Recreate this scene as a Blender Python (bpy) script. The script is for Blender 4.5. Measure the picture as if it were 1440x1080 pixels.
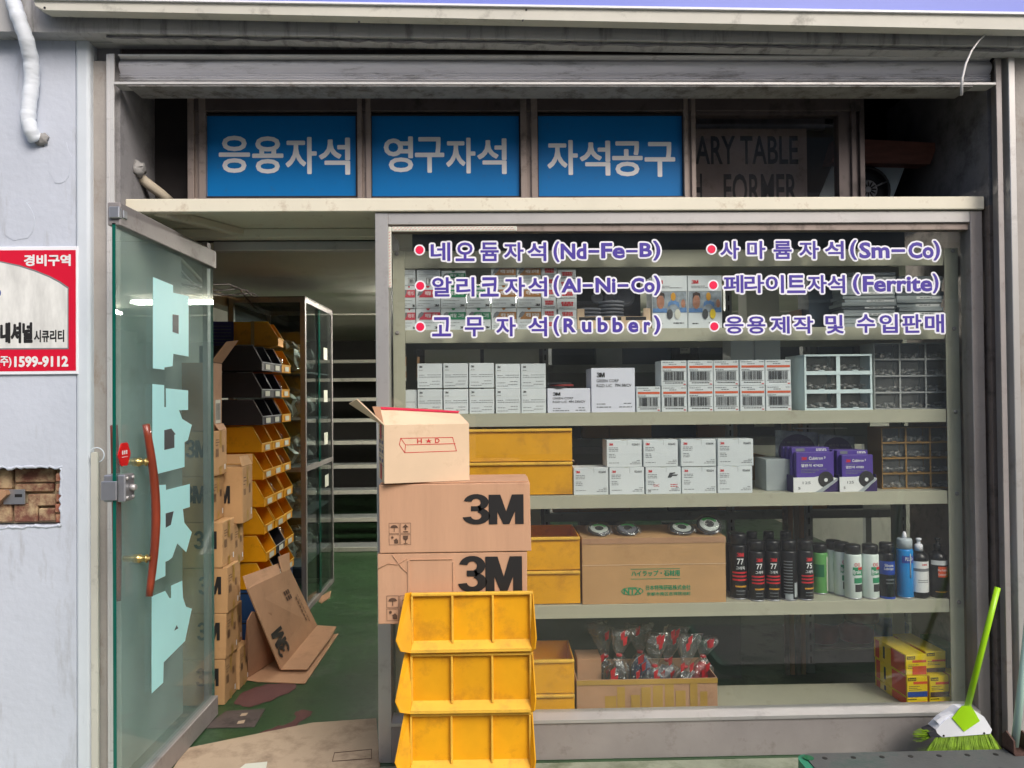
import bpy, bmesh, math, random
from mathutils import Vector, Matrix
random.seed(7)
for o in list(bpy.data.objects): bpy.data.objects.remove(o)
SC = bpy.context.scene
COL = SC.collection
# ------------------------------------------------------------------ camera
FPX = 1050.0                                   # focal length in pixels of the 1440 px wide photograph
PSI, PIT, ROL = math.radians(1.4), math.radians(.76), .0095
CP = Vector((0, -3, 1.47))
CF = Vector((math.sin(PSI)*math.cos(PIT), math.cos(PSI)*math.cos(PIT), math.sin(PIT)))
_r0 = Vector((math.cos(PSI), -math.sin(PSI), 0)); _u0 = _r0.cross(CF)
CR = _r0*math.cos(ROL) - _u0*math.sin(ROL); CU = _u0*math.cos(ROL) + _r0*math.sin(ROL)
cam = bpy.data.cameras.new('camera'); cam.sensor_width = 36; cam.lens = FPX/1440*36
cam.clip_start = .05; cam.clip_end = 500
camo = bpy.data.objects.new('camera', cam); COL.objects.link(camo)
m = Matrix((CR, CU, -CF)).transposed().to_4x4(); m.translation = CP
camo.matrix_world = m; SC.camera = camo
# ------------------------------------------------------------------ world, sun, exposure
W = bpy.data.worlds.new('World'); SC.world = W; W.use_nodes = True
nt = W.node_tree; bg = nt.nodes['Background']
sky = nt.nodes.new('ShaderNodeTexSky'); sky.sky_type = 'NISHITA'; sky.sun_disc = False
SUN_EL, SUN_ROT = math.radians(42), math.radians(150)
sky.sun_elevation = SUN_EL; sky.sun_rotation = SUN_ROT
sky.air_density = 1.0; sky.dust_density = 4.0; sky.ozone_density = 1.0
nt.links.new(sky.outputs[0], bg.inputs[0]); bg.inputs[1].default_value = .15
sun = bpy.data.lights.new('sun', 'SUN'); sun.energy = 1.3; sun.angle = math.radians(25); sun.color = (1, .98, .95)
suno = bpy.data.objects.new('sun', sun); COL.objects.link(suno)
sd = Vector((math.sin(SUN_ROT)*math.cos(SUN_EL), math.cos(SUN_ROT)*math.cos(SUN_EL), math.sin(SUN_EL)))
suno.rotation_euler = sd.to_track_quat('Z', 'Y').to_euler(); suno.location = (0, -6, 8)
SC.view_settings.view_transform = 'Standard'; SC.view_settings.look = 'None'
SC.view_settings.exposure = 0.45; SC.view_settings.gamma = 1; SC.view_settings.use_curve_mapping = False
SC.render.engine = 'CYCLES'
SC.cycles.use_denoising = True
SC.cycles.max_bounces = 10; SC.cycles.diffuse_bounces = 5; SC.cycles.glossy_bounces = 4; SC.cycles.transparent_max_bounces = 24
SC.cycles.caustics_reflective = False; SC.cycles.caustics_refractive = False
SC.cycles.sample_clamp_indirect = 6

# ------------------------------------------------------------------ pixel of the photograph -> point of the place
def ray(x, y): return CF + CR*((x-720)/FPX) - CU*((y-540)/FPX)
def at(x, y, Y=0.0):
    d = ray(x, y); return CP + d*((Y-CP.y)/d.y)
def atz(x, y, z=0.0):
    d = ray(x, y); return CP + d*((z-CP.z)/d.z)
def atx(x, y, X=0.0):
    d = ray(x, y); return CP + d*((X-CP.x)/d.x)

# ------------------------------------------------------------------ materials
def lin(c): c /= 255; return c/12.92 if c <= .04045 else ((c+.055)/1.055)**2.4
def rgb(t, k=1.0): return tuple(min(1, lin(v)*k) for v in t) + (1,)
MATS = {}
def mat(name, c, rough=.5, metal=0., var=.12, vs=7., bump=0., bs=90., rnd=0., dirt=None, spec=.5, stretch=(1, 1, 1), emit=0., coat=0.):
    """c: 0-255 base colour. var: soft tone variation, dirt=(amount, colour, scale, stretch)"""
    m = bpy.data.materials.new(name); m.use_nodes = True; MATS[name] = m
    t = m.node_tree; N = t.nodes; L = t.links; b = N['Principled BSDF']
    b.inputs['Roughness'].default_value = rough; b.inputs['Metallic'].default_value = metal
    b.inputs['Specular IOR Level'].default_value = spec; b.inputs['Coat Weight'].default_value = coat
    base = rgb(c)
    geo = N.new('ShaderNodeNewGeometry')
    mp = N.new('ShaderNodeVectorMath'); mp.operation = 'MULTIPLY'; mp.inputs[1].default_value = stretch
    L.new(geo.outputs['Position'], mp.inputs[0])
    n1 = N.new('ShaderNodeTexNoise'); n1.inputs['Scale'].default_value = vs; n1.inputs['Detail'].default_value = 5; n1.inputs['Roughness'].default_value = .62
    L.new(mp.outputs[0], n1.inputs['Vector'])
    rp = N.new('ShaderNodeMapRange'); rp.inputs['From Min'].default_value = .3; rp.inputs['From Max'].default_value = .7
    rp.inputs['To Min'].default_value = 1-var; rp.inputs['To Max'].default_value = 1+var*.5
    L.new(n1.outputs['Fac'], rp.inputs['Value'])
    val = rp.outputs[0]
    if rnd:
        oi = N.new('ShaderNodeObjectInfo'); r2 = N.new('ShaderNodeMapRange'); r2.inputs['To Min'].default_value = 1-rnd; r2.inputs['To Max'].default_value = 1+rnd*.4
        L.new(oi.outputs['Random'], r2.inputs['Value']); mu = N.new('ShaderNodeMath'); mu.operation = 'MULTIPLY'
        L.new(val, mu.inputs[0]); L.new(r2.outputs[0], mu.inputs[1]); val = mu.outputs[0]
    sc = N.new('ShaderNodeVectorMath'); sc.operation = 'SCALE'; sc.inputs[0].default_value = base[:3]; L.new(val, sc.inputs['Scale'])
    out = sc.outputs[0]
    if dirt:
        amt, dc, dsc = dirt[:3]; st = dirt[3] if len(dirt) > 3 else (1, 1, 1)
        mp2 = N.new('ShaderNodeVectorMath'); mp2.operation = 'MULTIPLY'; mp2.inputs[1].default_value = st
        L.new(geo.outputs['Position'], mp2.inputs[0])
        n2 = N.new('ShaderNodeTexNoise'); n2.inputs['Scale'].default_value = dsc; n2.inputs['Detail'].default_value = 8; n2.inputs['Roughness'].default_value = .7
        L.new(mp2.outputs[0], n2.inputs['Vector'])
        r3 = N.new('ShaderNodeMapRange'); r3.inputs['From Min'].default_value = .60-amt*.3; r3.inputs['From Max'].default_value = .74-amt*.2
        r3.inputs['To Max'].default_value = min(1, .35+amt)
        L.new(n2.outputs['Fac'], r3.inputs['Value'])
        mx = N.new('ShaderNodeMix'); mx.data_type = 'RGBA'; mx.inputs[7].default_value = rgb(dc)
        L.new(r3.outputs[0], mx.inputs[0]); L.new(out, mx.inputs[6]); out = mx.outputs[2]
        rr = N.new('ShaderNodeMapRange'); rr.inputs['To Min'].default_value = rough; rr.inputs['To Max'].default_value = min(1, rough+.3)
        L.new(r3.outputs[0], rr.inputs['Value']); L.new(rr.outputs[0], b.inputs['Roughness'])
    L.new(out, b.inputs['Base Color'])
    if bump:
        n3 = N.new('ShaderNodeTexNoise'); n3.inputs['Scale'].default_value = bs; n3.inputs['Detail'].default_value = 4
        L.new(mp.outputs[0], n3.inputs['Vector'])
        bp = N.new('ShaderNodeBump'); bp.inputs['Strength'].default_value = min(1, bump); bp.inputs['Distance'].default_value = .004
        L.new(n3.outputs['Fac'], bp.inputs['Height']); L.new(bp.outputs[0], b.inputs['Normal'])
    if emit:
        b.inputs['Emission Color'].default_value = base; b.inputs['Emission Strength'].default_value = emit
    return m
def glass(name, tint=(1, 1, 1), f0=.04, rough=.0, haze=0., hazec=(200, 205, 205), top=1., crinkle=0.):
    """thin clear sheet: clear where seen square on, mirror-like at a slant, with a faint patchy veil of diffuse colour (haze)"""
    m = bpy.data.materials.new(name); m.use_nodes = True; MATS[name] = m
    t = m.node_tree; N = t.nodes; L = t.links; N.remove(N['Principled BSDF'])
    out = N['Material Output']; tr = N.new('ShaderNodeBsdfTransparent'); tr.inputs[0].default_value = tint + (1,)
    gl = N.new('ShaderNodeBsdfGlossy'); gl.inputs['Roughness'].default_value = rough
    g = N.new('ShaderNodeNewGeometry')
    if crinkle:
        cn = N.new('ShaderNodeTexNoise'); cn.inputs['Scale'].default_value = 38; cn.inputs['Detail'].default_value = 3; L.new(g.outputs['Position'], cn.inputs['Vector'])
        cb = N.new('ShaderNodeBump'); cb.inputs['Strength'].default_value = crinkle; cb.inputs['Distance'].default_value = .02; L.new(cn.outputs['Fac'], cb.inputs['Height']); L.new(cb.outputs[0], gl.inputs['Normal'])
    d = N.new('ShaderNodeVectorMath'); d.operation = 'DOT_PRODUCT'
    L.new(g.outputs['Incoming'], d.inputs[0]); L.new(g.outputs['Normal'], d.inputs[1])
    a = N.new('ShaderNodeMath'); a.operation = 'ABSOLUTE'; L.new(d.outputs['Value'], a.inputs[0])
    s = N.new('ShaderNodeMath'); s.operation = 'SUBTRACT'; s.inputs[0].default_value = 1; s.use_clamp = True; L.new(a.outputs[0], s.inputs[1])
    p = N.new('ShaderNodeMath'); p.operation = 'POWER'; p.inputs[1].default_value = 5; L.new(s.outputs[0], p.inputs[0])
    q = N.new('ShaderNodeMath'); q.operation = 'MULTIPLY_ADD'; q.inputs[1].default_value = top-f0; q.inputs[2].default_value = f0; L.new(p.outputs[0], q.inputs[0])
    mx = N.new('ShaderNodeMixShader'); L.new(q.outputs[0], mx.inputs[0]); L.new(tr.outputs[0], mx.inputs[1]); L.new(gl.outputs[0], mx.inputs[2])
    res = mx.outputs[0]
    if haze:
        df = N.new('ShaderNodeBsdfDiffuse'); df.inputs[0].default_value = rgb(hazec)
        n = N.new('ShaderNodeTexNoise'); n.inputs['Scale'].default_value = 2.2; n.inputs['Detail'].default_value = 7
        L.new(g.outputs['Position'], n.inputs['Vector'])
        r = N.new('ShaderNodeMapRange'); r.inputs['From Min'].default_value = .35; r.inputs['From Max'].default_value = .75
        r.inputs['To Min'].default_value = haze*.35; r.inputs['To Max'].default_value = haze*1.6; L.new(n.outputs['Fac'], r.inputs['Value'])
        m2 = N.new('ShaderNodeMixShader'); L.new(r.outputs[0], m2.inputs[0]); L.new(res, m2.inputs[1]); L.new(df.outputs[0], m2.inputs[2]); res = m2.outputs[0]
    L.new(res, out.inputs[0])
    return m

# ------------------------------------------------------------------ mesh builder
class MB:
    def __init__(s): s.bm = bmesh.new(); s.mi = 0
    def face(s, pts):
        f = s.bm.faces.new([s.bm.verts.new(p) for p in pts]); f.material_index = s.mi; return f
    def box(s, x0, x1, y0, y1, z0, z1, bev=0., seg=1):
        x0, x1 = min(x0, x1), max(x0, x1); y0, y1 = min(y0, y1), max(y0, y1); z0, z1 = min(z0, z1), max(z0, z1)
        return s.hexa([(x0, y0, z0), (x1, y0, z0), (x1, y1, z0), (x0, y1, z0), (x0, y0, z1), (x1, y0, z1), (x1, y1, z1), (x0, y1, z1)], bev, seg)
    def hexa(s, p, bev=0., seg=1):
        v = [s.bm.verts.new(q) for q in p]; fs = []
        for q in ((0, 3, 2, 1), (4, 5, 6, 7), (0, 1, 5, 4), (1, 2, 6, 5), (2, 3, 7, 6), (3, 0, 4, 7)):
            f = s.bm.faces.new([v[i] for i in q]); f.material_index = s.mi; fs.append(f)
        if bev:
            es = list({e for f in fs for e in f.edges})
            bmesh.ops.bevel(s.bm, geom=es, offset=bev, segments=seg, affect='EDGES', profile=.5, material=-1)
        return s
    def prism(s, pts, off):
        """planar polygon pts (3D) pushed by the vector off"""
        off = Vector(off); a = [s.bm.verts.new(p) for p in pts]; b = [s.bm.verts.new(Vector(p)+off) for p in pts]
        n = len(a); fs = [s.bm.faces.new(a), s.bm.faces.new(b[::-1])]
        for i in range(n): fs.append(s.bm.faces.new((a[i], b[i], b[(i+1) % n], a[(i+1) % n])))
        for f in fs: f.material_index = s.mi
        bmesh.ops.recalc_face_normals(s.bm, faces=fs); return s
    def tube(s, path, r, n=10, caps=True):
        path = [Vector(p) for p in path]; rs = r if isinstance(r, (list, tuple)) else [r]*len(path); rings = []
        for i, p in enumerate(path):
            d = (path[min(i+1, len(path)-1)]-path[max(i-1, 0)]).normalized()
            a = d.orthogonal() if i == 0 else (prev - d*prev.dot(d)); a.normalize(); prev = a; b = d.cross(a)
            rings.append([s.bm.verts.new(p + (a*math.cos(k*2*math.pi/n)+b*math.sin(k*2*math.pi/n))*rs[i]) for k in range(n)])
        for q, w in zip(rings, rings[1:]):
            for k in range(n):
                f = s.bm.faces.new((q[k], q[(k+1) % n], w[(k+1) % n], w[k])); f.material_index = s.mi; f.smooth = True
        if caps:
            for f in (s.bm.faces.new(rings[0][::-1]), s.bm.faces.new(rings[-1])): f.material_index = s.mi
        return s
    def lathe(s, prof, c=(0, 0, 0), n=24, smooth=True, axis='Z'):
        c = Vector(c); rings = []
        for r, z in prof:
            ring = []
            for k in range(n):
                a = k*2*math.pi/n; u, v = r*math.cos(a), r*math.sin(a)
                ring.append(s.bm.verts.new(c + (Vector((u, v, z)) if axis == 'Z' else Vector((u, -z, v)) if axis == 'Y' else Vector((z, u, v)))))
            rings.append(ring)
        for q, w in zip(rings, rings[1:]):
            for k in range(n):
                f = s.bm.faces.new((q[k], q[(k+1) % n], w[(k+1) % n], w[k])); f.material_index = s.mi; f.smooth = smooth
        for f in (s.bm.faces.new(rings[0][::-1]), s.bm.faces.new(rings[-1])): f.material_index = s.mi
        return s
    def ellipse(s, cx, cz, rx, rz, y=0., n=20, a0=0.):
        return s.face([(cx+rx*math.cos(a0+k*2*math.pi/n), y, cz+rz*math.sin(a0+k*2*math.pi/n)) for k in range(n)])
    def build(s, name, mats, parent=None, loc=None, smooth=False, rot=None):
        bmesh.ops.recalc_face_normals(s.bm, faces=[f for f in s.bm.faces]) if getattr(s, 'fix', False) else None
        me = bpy.data.meshes.new(name); s.bm.to_mesh(me); s.bm.free()
        for k in (mats if isinstance(mats, (list, tuple)) else [mats]): me.materials.append(MATS[k] if isinstance(k, str) else k)
        if smooth:
            for p in me.polygons: p.use_smooth = True
        return link(name, me, parent, loc, rot)
def link(name, me, parent=None, loc=None, rot=None):
    o = bpy.data.objects.new(name, me); COL.objects.link(o)
    if parent is not None: o.parent = parent
    if loc is not None: o.location = loc
    if rot is not None: o.rotation_euler = rot
    return o
def tag(o, label, cat, group=None, kind=None):
    o['label'] = label
    if cat: o['category'] = cat
    if group: o['group'] = group
    if kind: o['kind'] = kind
    return o
def empty(name, label, cat, loc=(0, 0, 0), rz=0., group=None):
    o = bpy.data.objects.new(name, None); COL.objects.link(o); o.location = loc; o.rotation_euler = (0, 0, rz); o.empty_display_size = .05
    return tag(o, label, cat, group)
KIDS = {}
def dup(root, loc, rz=None, label=None, group=None, keep=None):
    """a copy of a thing with copies of its parts and sub-parts"""
    r = root.copy(); COL.objects.link(r); r.location = loc
    if rz is not None: r.rotation_euler = (0, 0, rz)
    if label: r['label'] = label
    if group: r['group'] = group
    for ch in list(root.children):
        c = ch.copy(); COL.objects.link(c); c.parent = r
        for g in list(ch.children):
            d = g.copy(); COL.objects.link(d); d.parent = c
    return r

# ------------------------------------------------------------------ lettering (built-in font), flat meshes in the XZ plane facing -Y
TXT = {}
TS = bpy.data.scenes.new('lettering_workshop')
def text_mesh(body, bold=.02, space=1.0):
    k = (body, bold, space)
    if k in TXT: return TXT[k]
    c = bpy.data.curves.new('lettering', 'FONT'); c.body = body; c.offset = min(bold, .016); c.resolution_u = 3; c.space_character = space; c.fill_mode = 'FRONT'
    o = bpy.data.objects.new('lettering', c); TS.collection.objects.link(o)
    vl = TS.view_layers[0]; vl.update()
    me = bpy.data.meshes.new_from_object(o.evaluated_get(vl.depsgraph))
    bpy.data.objects.remove(o); bpy.data.curves.remove(c)
    xs = [v.co.x for v in me.vertices]; ys = [v.co.y for v in me.vertices]
    x0, x1, y0, y1 = min(xs), max(xs), min(ys), max(ys)
    TXT[k] = (me, x0, x1, y0, y1); return TXT[k]
def text(body, x0, x1, z0, z1, y, m, parent=None, name='lettering', bold=.02, space=1.0, slant=0., shift=(0, 0), layers=1, spread=0.):
    """lettering stretched into the box x0..x1, z0..z1 on the plane y; layers>1 thickens it by shifted copies"""
    me, a0, a1, b0, b1 = text_mesh(body, bold, space)
    sx, sz = (x1-x0)/(a1-a0), (z1-z0)/(b1-b0)
    vs, fs = [], []
    for k in range(layers):
        an = 2*math.pi*k/max(1, layers); dx, dz = (spread*math.cos(an), spread*math.sin(an)) if layers > 1 else (0, 0)
        off = len(vs)
        vs += [(x0+(v.co.x-a0)*sx+dx+slant*(v.co.y-b0)*sz+shift[0], y-.00004*k, z0+(v.co.y-b0)*sz+dz+shift[1]) for v in me.vertices]
        fs += [tuple(off+i for i in p.vertices) for p in me.polygons]
    n = bpy.data.meshes.new(name); n.from_pydata(vs, [], fs); n.materials.append(MATS[m])
    return link(name, n, parent)
# ------------------------------------------------------------------ palette
mat('wall_paint', (197, 203, 215), .78, var=.07, vs=2.5, bump=.45, bs=38, dirt=(.14, (150, 150, 150), 8, (1.6, 1.6, .3)))
mat('strip_paint', (212, 219, 226), .55, var=.05, vs=5, bump=.12, bs=60, dirt=(.05, (150, 152, 155), 9, (1, 1, .3)))
mat('beam_paint', (176, 175, 174), .75, var=.12, vs=3, bump=.3, bs=60, dirt=(.3, (70, 68, 66), 7, (2.5, 1, .35)))
mat('ledge_paint', (205, 202, 190), .6, var=.08, vs=4, bump=.1, dirt=(.14, (90, 84, 74), 9, (1, 1, 1)))
mat('stucco_grey', (168, 162, 156), .85, var=.14, vs=6, bump=.4, bs=70, dirt=(.2, (120, 98, 78), 9, (1, 1, .5)))
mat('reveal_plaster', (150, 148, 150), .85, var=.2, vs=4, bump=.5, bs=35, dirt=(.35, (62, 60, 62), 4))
mat('dark_plaster', (132, 130, 132), .85, var=.3, vs=4, bump=.5, bs=35, dirt=(.4, (44, 42, 44), 4))  # darker grey plaster with random dark mottling
mat('shutter_metal', (232, 232, 236), .55, metal=.0, var=.1, vs=2, stretch=(.3, 1, 8), dirt=(.28, (80, 74, 70), 9, (.6, 1, 4)))
mat('shutter_edge', (212, 210, 208), .45, metal=.2, var=.08, dirt=(.12, (110, 100, 92), 12, (1, 1, 3)))
mat('rusty_metal', (150, 148, 146), .7, var=.2, vs=12, bump=.3, bs=120, dirt=(.42, (78, 66, 58), 14))
mat('cream_paint', (226, 220, 200), .5, var=.06, vs=4, dirt=(.12, (150, 120, 84), 16))
mat('cream_shelf', (178, 176, 156), .45, var=.05, vs=3, dirt=(.06, (140, 132, 110), 14), rnd=.03)
mat('aluminium', (192, 190, 188), .38, metal=.55, var=.07, vs=5, stretch=(1, 1, .4), dirt=(.12, (128, 120, 118), 8))
mat('old_aluminium', (158, 152, 150), .5, metal=.35, var=.14, vs=4, dirt=(.14, (112, 102, 94), 12), bump=.08)
mat('bronze_aluminium', (150, 136, 128), .5, metal=.25, var=.14, vs=5, dirt=(.3, (60, 52, 48), 9))
mat('dark_aluminium', (92, 82, 80), .55, metal=.25, var=.2, vs=5, dirt=(.3, (44, 40, 38), 9))
mat('ceiling_paint', (196, 194, 182), .8, var=.08, vs=2, dirt=(.1, (150, 146, 130), 3))
mat('inner_wall', (188, 188, 178), .8, var=.1, vs=2, dirt=(.12, (130, 128, 118), 3))
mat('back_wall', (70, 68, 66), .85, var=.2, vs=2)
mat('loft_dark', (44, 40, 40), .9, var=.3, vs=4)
mat('blue_sign', (0, 114, 184), .45, spec=.25, var=.05, vs=3, dirt=(.05, (70, 80, 90), 22))
mat('sign_white', (232, 233, 232), .5, var=.04)
mat('black_ink', (30, 28, 28), .6, var=.1)
mat('grey_ink', (120, 124, 128), .6, var=.05)
mat('dark_grey', (70, 72, 74), .6)
mat('window_purple', (78, 62, 158), .4, var=.03)
mat('window_white', (240, 240, 246), .45, var=.02)
mat('window_red', (236, 28, 78), .4, var=.03)
def translucent(name, c, t=.5):
    m = mat(name, c, .5, var=.03); T = m.node_tree; b = T.nodes['Principled BSDF']; tr = T.nodes.new('ShaderNodeBsdfTranslucent'); tr.inputs[0].default_value = rgb(c)
    mx = T.nodes.new('ShaderNodeMixShader'); mx.inputs[0].default_value = t; T.links.new(b.outputs[0], mx.inputs[1]); T.links.new(tr.outputs[0], mx.inputs[2]); T.links.new(mx.outputs[0], T.nodes['Material Output'].inputs[0])
translucent('vinyl_aqua', (200, 254, 255), .2)
mat('wood_handle', (134, 54, 30), .4, var=.5, vs=30, stretch=(1, 1, .12), coat=.4)
mat('brass', (196, 172, 110), .3, metal=.9)
mat('steel', (170, 172, 178), .35, metal=.7, var=.1)
mat('teal_edge', (8, 92, 78), .12, var=.2, vs=3, spec=.8)
mat('red_enamel', (222, 30, 34), .35, var=.04)
mat('sign_red', (216, 18, 52), .35, var=.04, dirt=(.03, (120, 60, 70), 20))
mat('brick_red', (150, 92, 72), .9, var=.3, vs=18, bump=.8, bs=70, dirt=(.4, (188, 168, 130), 10))
mat('brick_dark', (118, 74, 60), .9, var=.35, vs=18, bump=.8, bs=70, dirt=(.55, (186, 164, 128), 14))
mat('mortar', (184, 168, 138), .95, var=.3, vs=20, bump=1, bs=60, dirt=(.3, (120, 80, 62), 9))
mat('pvc_wrap', (222, 228, 236), .6, var=.08, vs=14, bump=.5, bs=30, stretch=(1, 1, 3))
mat('pipe_wrap', (190, 178, 158), .7, var=.2, vs=14, bump=.6, bs=40)
mat('putty', (160, 158, 156), .8, var=.3, vs=30, bump=1, bs=50)
mat('green_floor', (46, 78, 47), .38, var=.35, vs=3.5, bump=.2, bs=30, dirt=(.3, (32, 44, 32), 7))
mat('worn_concrete', (92, 54, 52), .8, var=.25, vs=9, bump=.3)
mat('pavement', (146, 152, 132), .9, var=.25, vs=5, bump=.7, bs=60, dirt=(.35, (94, 104, 76), 6))
mat('asphalt', (92, 92, 92), .9, var=.2, vs=8, bump=.5, bs=120)
mat('pink_carton', (198, 154, 122), .82, var=.09, vs=5, bump=.22, bs=22, rnd=.05, stretch=(3, 3, .4), dirt=(.08, (160, 112, 84), 6))
mat('tan_carton', (186, 146, 100), .82, var=.12, vs=5, bump=.22, bs=18, rnd=.1, dirt=(.08, (146, 106, 70), 6))
mat('cream_carton', (222, 194, 162), .78, var=.07, vs=5, bump=.2, bs=14, dirt=(.05, (180, 144, 108), 8))
mat('kraft_carton', (176, 136, 104), .85, var=.12, vs=5, bump=.25, bs=18, rnd=.1, dirt=(.1, (128, 94, 70), 6))
mat('dirty_carton', (186, 164, 140), .9, var=.14, vs=5, bump=.3, bs=25, dirt=(.4, (112, 94, 78), 5))
mat('carton_inside', (168, 128, 100), .9, var=.12, vs=9, bump=.2)
mat('yellow_plastic', (232, 166, 10), .5, var=.12, vs=6, dirt=(.3, (176, 118, 16), 8), rnd=.08, bump=.1, bs=30)
mat('yellow_edge', (232, 182, 62), .6, var=.12, vs=12, dirt=(.3, (186, 140, 60), 16))
mat('yellow_inner', (232, 160, 6), .45, var=.08, rnd=.08, dirt=(.1, (130, 90, 20), 9))
mat('black_plastic', (58, 58, 66), .5, var=.12, rnd=.1)
mat('grey_plastic', (150, 152, 158), .5, var=.1)
mat('blue_plastic', (30, 66, 112), .5, var=.12)
mat('white_carton', (218, 224, 226), .55, var=.03, vs=5, rnd=.05, bump=.05, bs=20)
mat('cool_carton', (222, 224, 236), .55, var=.03, rnd=.04)
mat('white_plastic', (212, 228, 230), .42, var=.04)
mat('pale_paper', (214, 214, 200), .8, var=.06)
mat('red_ink', (206, 40, 48), .55); mat('orange_ink', (216, 96, 58), .55); mat('green_ink', (36, 138, 92), .55)
mat('brown_ink', (170, 118, 62), .55); mat('rose_ink', (206, 66, 82), .55); mat('navy_ink', (66, 66, 128), .55)
mat('purple_print', (84, 62, 150), .45, var=.05); mat('purple_dark', (56, 40, 92), .5, var=.08)
mat('tape_red', (206, 42, 72), .4, var=.08); mat('box_tape', (176, 140, 62), .35, var=.12, coat=.3)
mat('skin_print', (176, 122, 96), .6, var=.25, vs=60); mat('blue_print', (92, 136, 190), .6, var=.3, vs=50); mat('photo_grey', (150, 160, 168), .6, var=.5, vs=40)
mat('hair_print', (58, 42, 36), .6)
mat('lime_plastic', (160, 214, 20), .35, var=.06); mat('lime_bristle', (134, 172, 30), .65, var=.45, vs=40, rnd=.1)
mat('white_shell', (232, 234, 240), .35, var=.05)
mat('trolley_green', (52, 138, 106), .5, var=.12, dirt=(.2, (70, 74, 72), 6)); mat('trolley_deck', (104, 106, 104), .6, metal=.3, var=.2, vs=5, dirt=(.3, (70, 96, 86), 5), bump=.2)
mat('pole_mint', (190, 222, 208), .4, var=.08); mat('rust', (86, 62, 54), .8, var=.3, vs=20, bump=.5)
mat('disc_grey', (120, 122, 130), .6, var=.1); mat('disc_dark', (48, 46, 48), .7, var=.2); mat('disc_green', (70, 190, 90), .5, var=.2, vs=30); mat('disc_white', (206, 214, 206), .5)
mat('board_dark', (58, 70, 64), .6, var=.15)
mat('rubber_red', (148, 42, 38), .5, var=.2); mat('wrap_red', (176, 18, 34), .35, var=.25, vs=30)
mat('bind_blue', (44, 62, 78), .6, var=.2); mat('sheet_grey', (168, 176, 178), .55, var=.12, rnd=.12); mat('sheet_dark', (84, 92, 98), .6, var=.15, rnd=.12)
mat('can_black', (24, 24, 27), .28, var=.05); mat('can_white', (216, 228, 222), .3, var=.03); mat('can_blue', (40, 70, 160), .3); mat('can_sky', (30, 138, 210), .25, var=.05)
mat('can_green', (92, 156, 84), .35, var=.05); mat('can_orange', (236, 92, 44), .4); mat('cap_clear', (190, 200, 206), .25, var=.1)
mat('tin_yellow', (240, 208, 20), .5, var=.04); mat('tin_red', (222, 84, 52), .5); mat('tin_green', (22, 100, 62), .5); mat('tin_blue', (40, 78, 160), .5); mat('ochre_print', (206, 150, 40), .5)
mat('drawer_dark', (112, 108, 102), .35, var=.15); mat('drawer_grey', (166, 168, 168), .5, var=.08); mat('drawer_amber', (150, 116, 66), .5, var=.1)
mat('steel_bits', (176, 172, 166), .35, metal=.6, var=.4, vs=60); mat('steel_rack', (160, 164, 162), .5, metal=.3, var=.12, dirt=(.15, (90, 84, 78), 8))
mat('lamp_white', (255, 250, 238), .5, emit=110.0)
mat('lamp_body', (226, 226, 224), .5)
mat('sign_lavender', (118, 132, 218), .4, var=.03)
mat('cardboard_print', (90, 66, 50), .8)
mat('marble_print', (226, 226, 222), .4, var=.22, vs=14, stretch=(1.6, 1, .5))
mat('storage_board', (188, 170, 160), .7, var=.15, vs=8, dirt=(.2, (70, 60, 56), 20)); mat('brown_wood', (128, 82, 68), .6, var=.25, vs=9, stretch=(1, 1, 6))
mat('bag_stuff', (120, 124, 124), .4, var=.4, vs=25)
glass('window_glass', (.97, .985, .975), .055, haze=.01)  # thin diffuse veil stands in for hazy street reflections
glass('door_glass', (.86, .95, .94), .07, haze=.12, hazec=(196, 222, 222))  # pale bluish veil paints in the bright reflections of the door sheet
glass('cabinet_glass', (.90, .95, .93), .05, haze=.02)
glass('clear_film', (.96, .965, .97), .14, rough=.1, haze=.03, crinkle=.9)
glass('drawer_film', (.93, .94, .95), .05, rough=.05, haze=.04)
glass('loft_glass', (.93, .92, .92), .05, haze=.02, hazec=(120, 110, 105))

# ------------------------------------------------------------------ street, floor
b = MB(); b.face([(-60, -60, 0), (60, -60, 0), (60, -.05, 0), (-60, -.05, 0)]); b.build('street', 'asphalt')['kind'] = 'structure'
b = MB(); b.box(-8, 8, -1.9, -.02, -.05, .004); b.build('pavement', 'pavement')['kind'] = 'structure'
b = MB(); b.box(-2.6, 3.2, -.02, 8.4, -.05, .006); floor = b.build('floor', 'green_floor'); floor['kind'] = 'structure'
# worn-through patches of the painted floor
def blob(name, pts, z, m):
    q = []
    n = len(pts)
    for i in range(n):
        p0, p1, p2, p3 = [Vector(pts[(i+k) % n]) for k in (-1, 0, 1, 2)]
        for t in (0, .25, .5, .75):
            v = .5*((2*p1)+(p2-p0)*t+(2*p0-5*p1+4*p2-p3)*t*t+(3*p1-p0-3*p2+p3)*t**3)
            q.append(Vector((v.x+random.uniform(-.008, .008), v.y+random.uniform(-.014, .014), z)))
    b = MB(); b.face(q); return b.build(name, m, floor)
blob('worn_patch', [atz(x, y) for x, y in ((330, 990), (345, 975), (375, 965), (400, 962), (418, 966), (408, 976), (385, 985), (360, 995), (340, 996))], .0085, 'worn_concrete')
blob('worn_patch', [atz(x, y) for x, y in ((352, 1040), (385, 1026), (412, 1018), (416, 1004), (430, 1000), (438, 1006), (425, 1016), (414, 1026), (380, 1036), (362, 1044))], .0085, 'worn_concrete')
b = MB(); p = [atz(x, y) for x, y in ((318, 1003), (373, 1000), (358, 1025), (285, 1027))]
b.prism([(v.x, v.y, .007) for v in p], (0, 0, .004)); b.build('floor_plate', 'dark_aluminium', floor)
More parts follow.
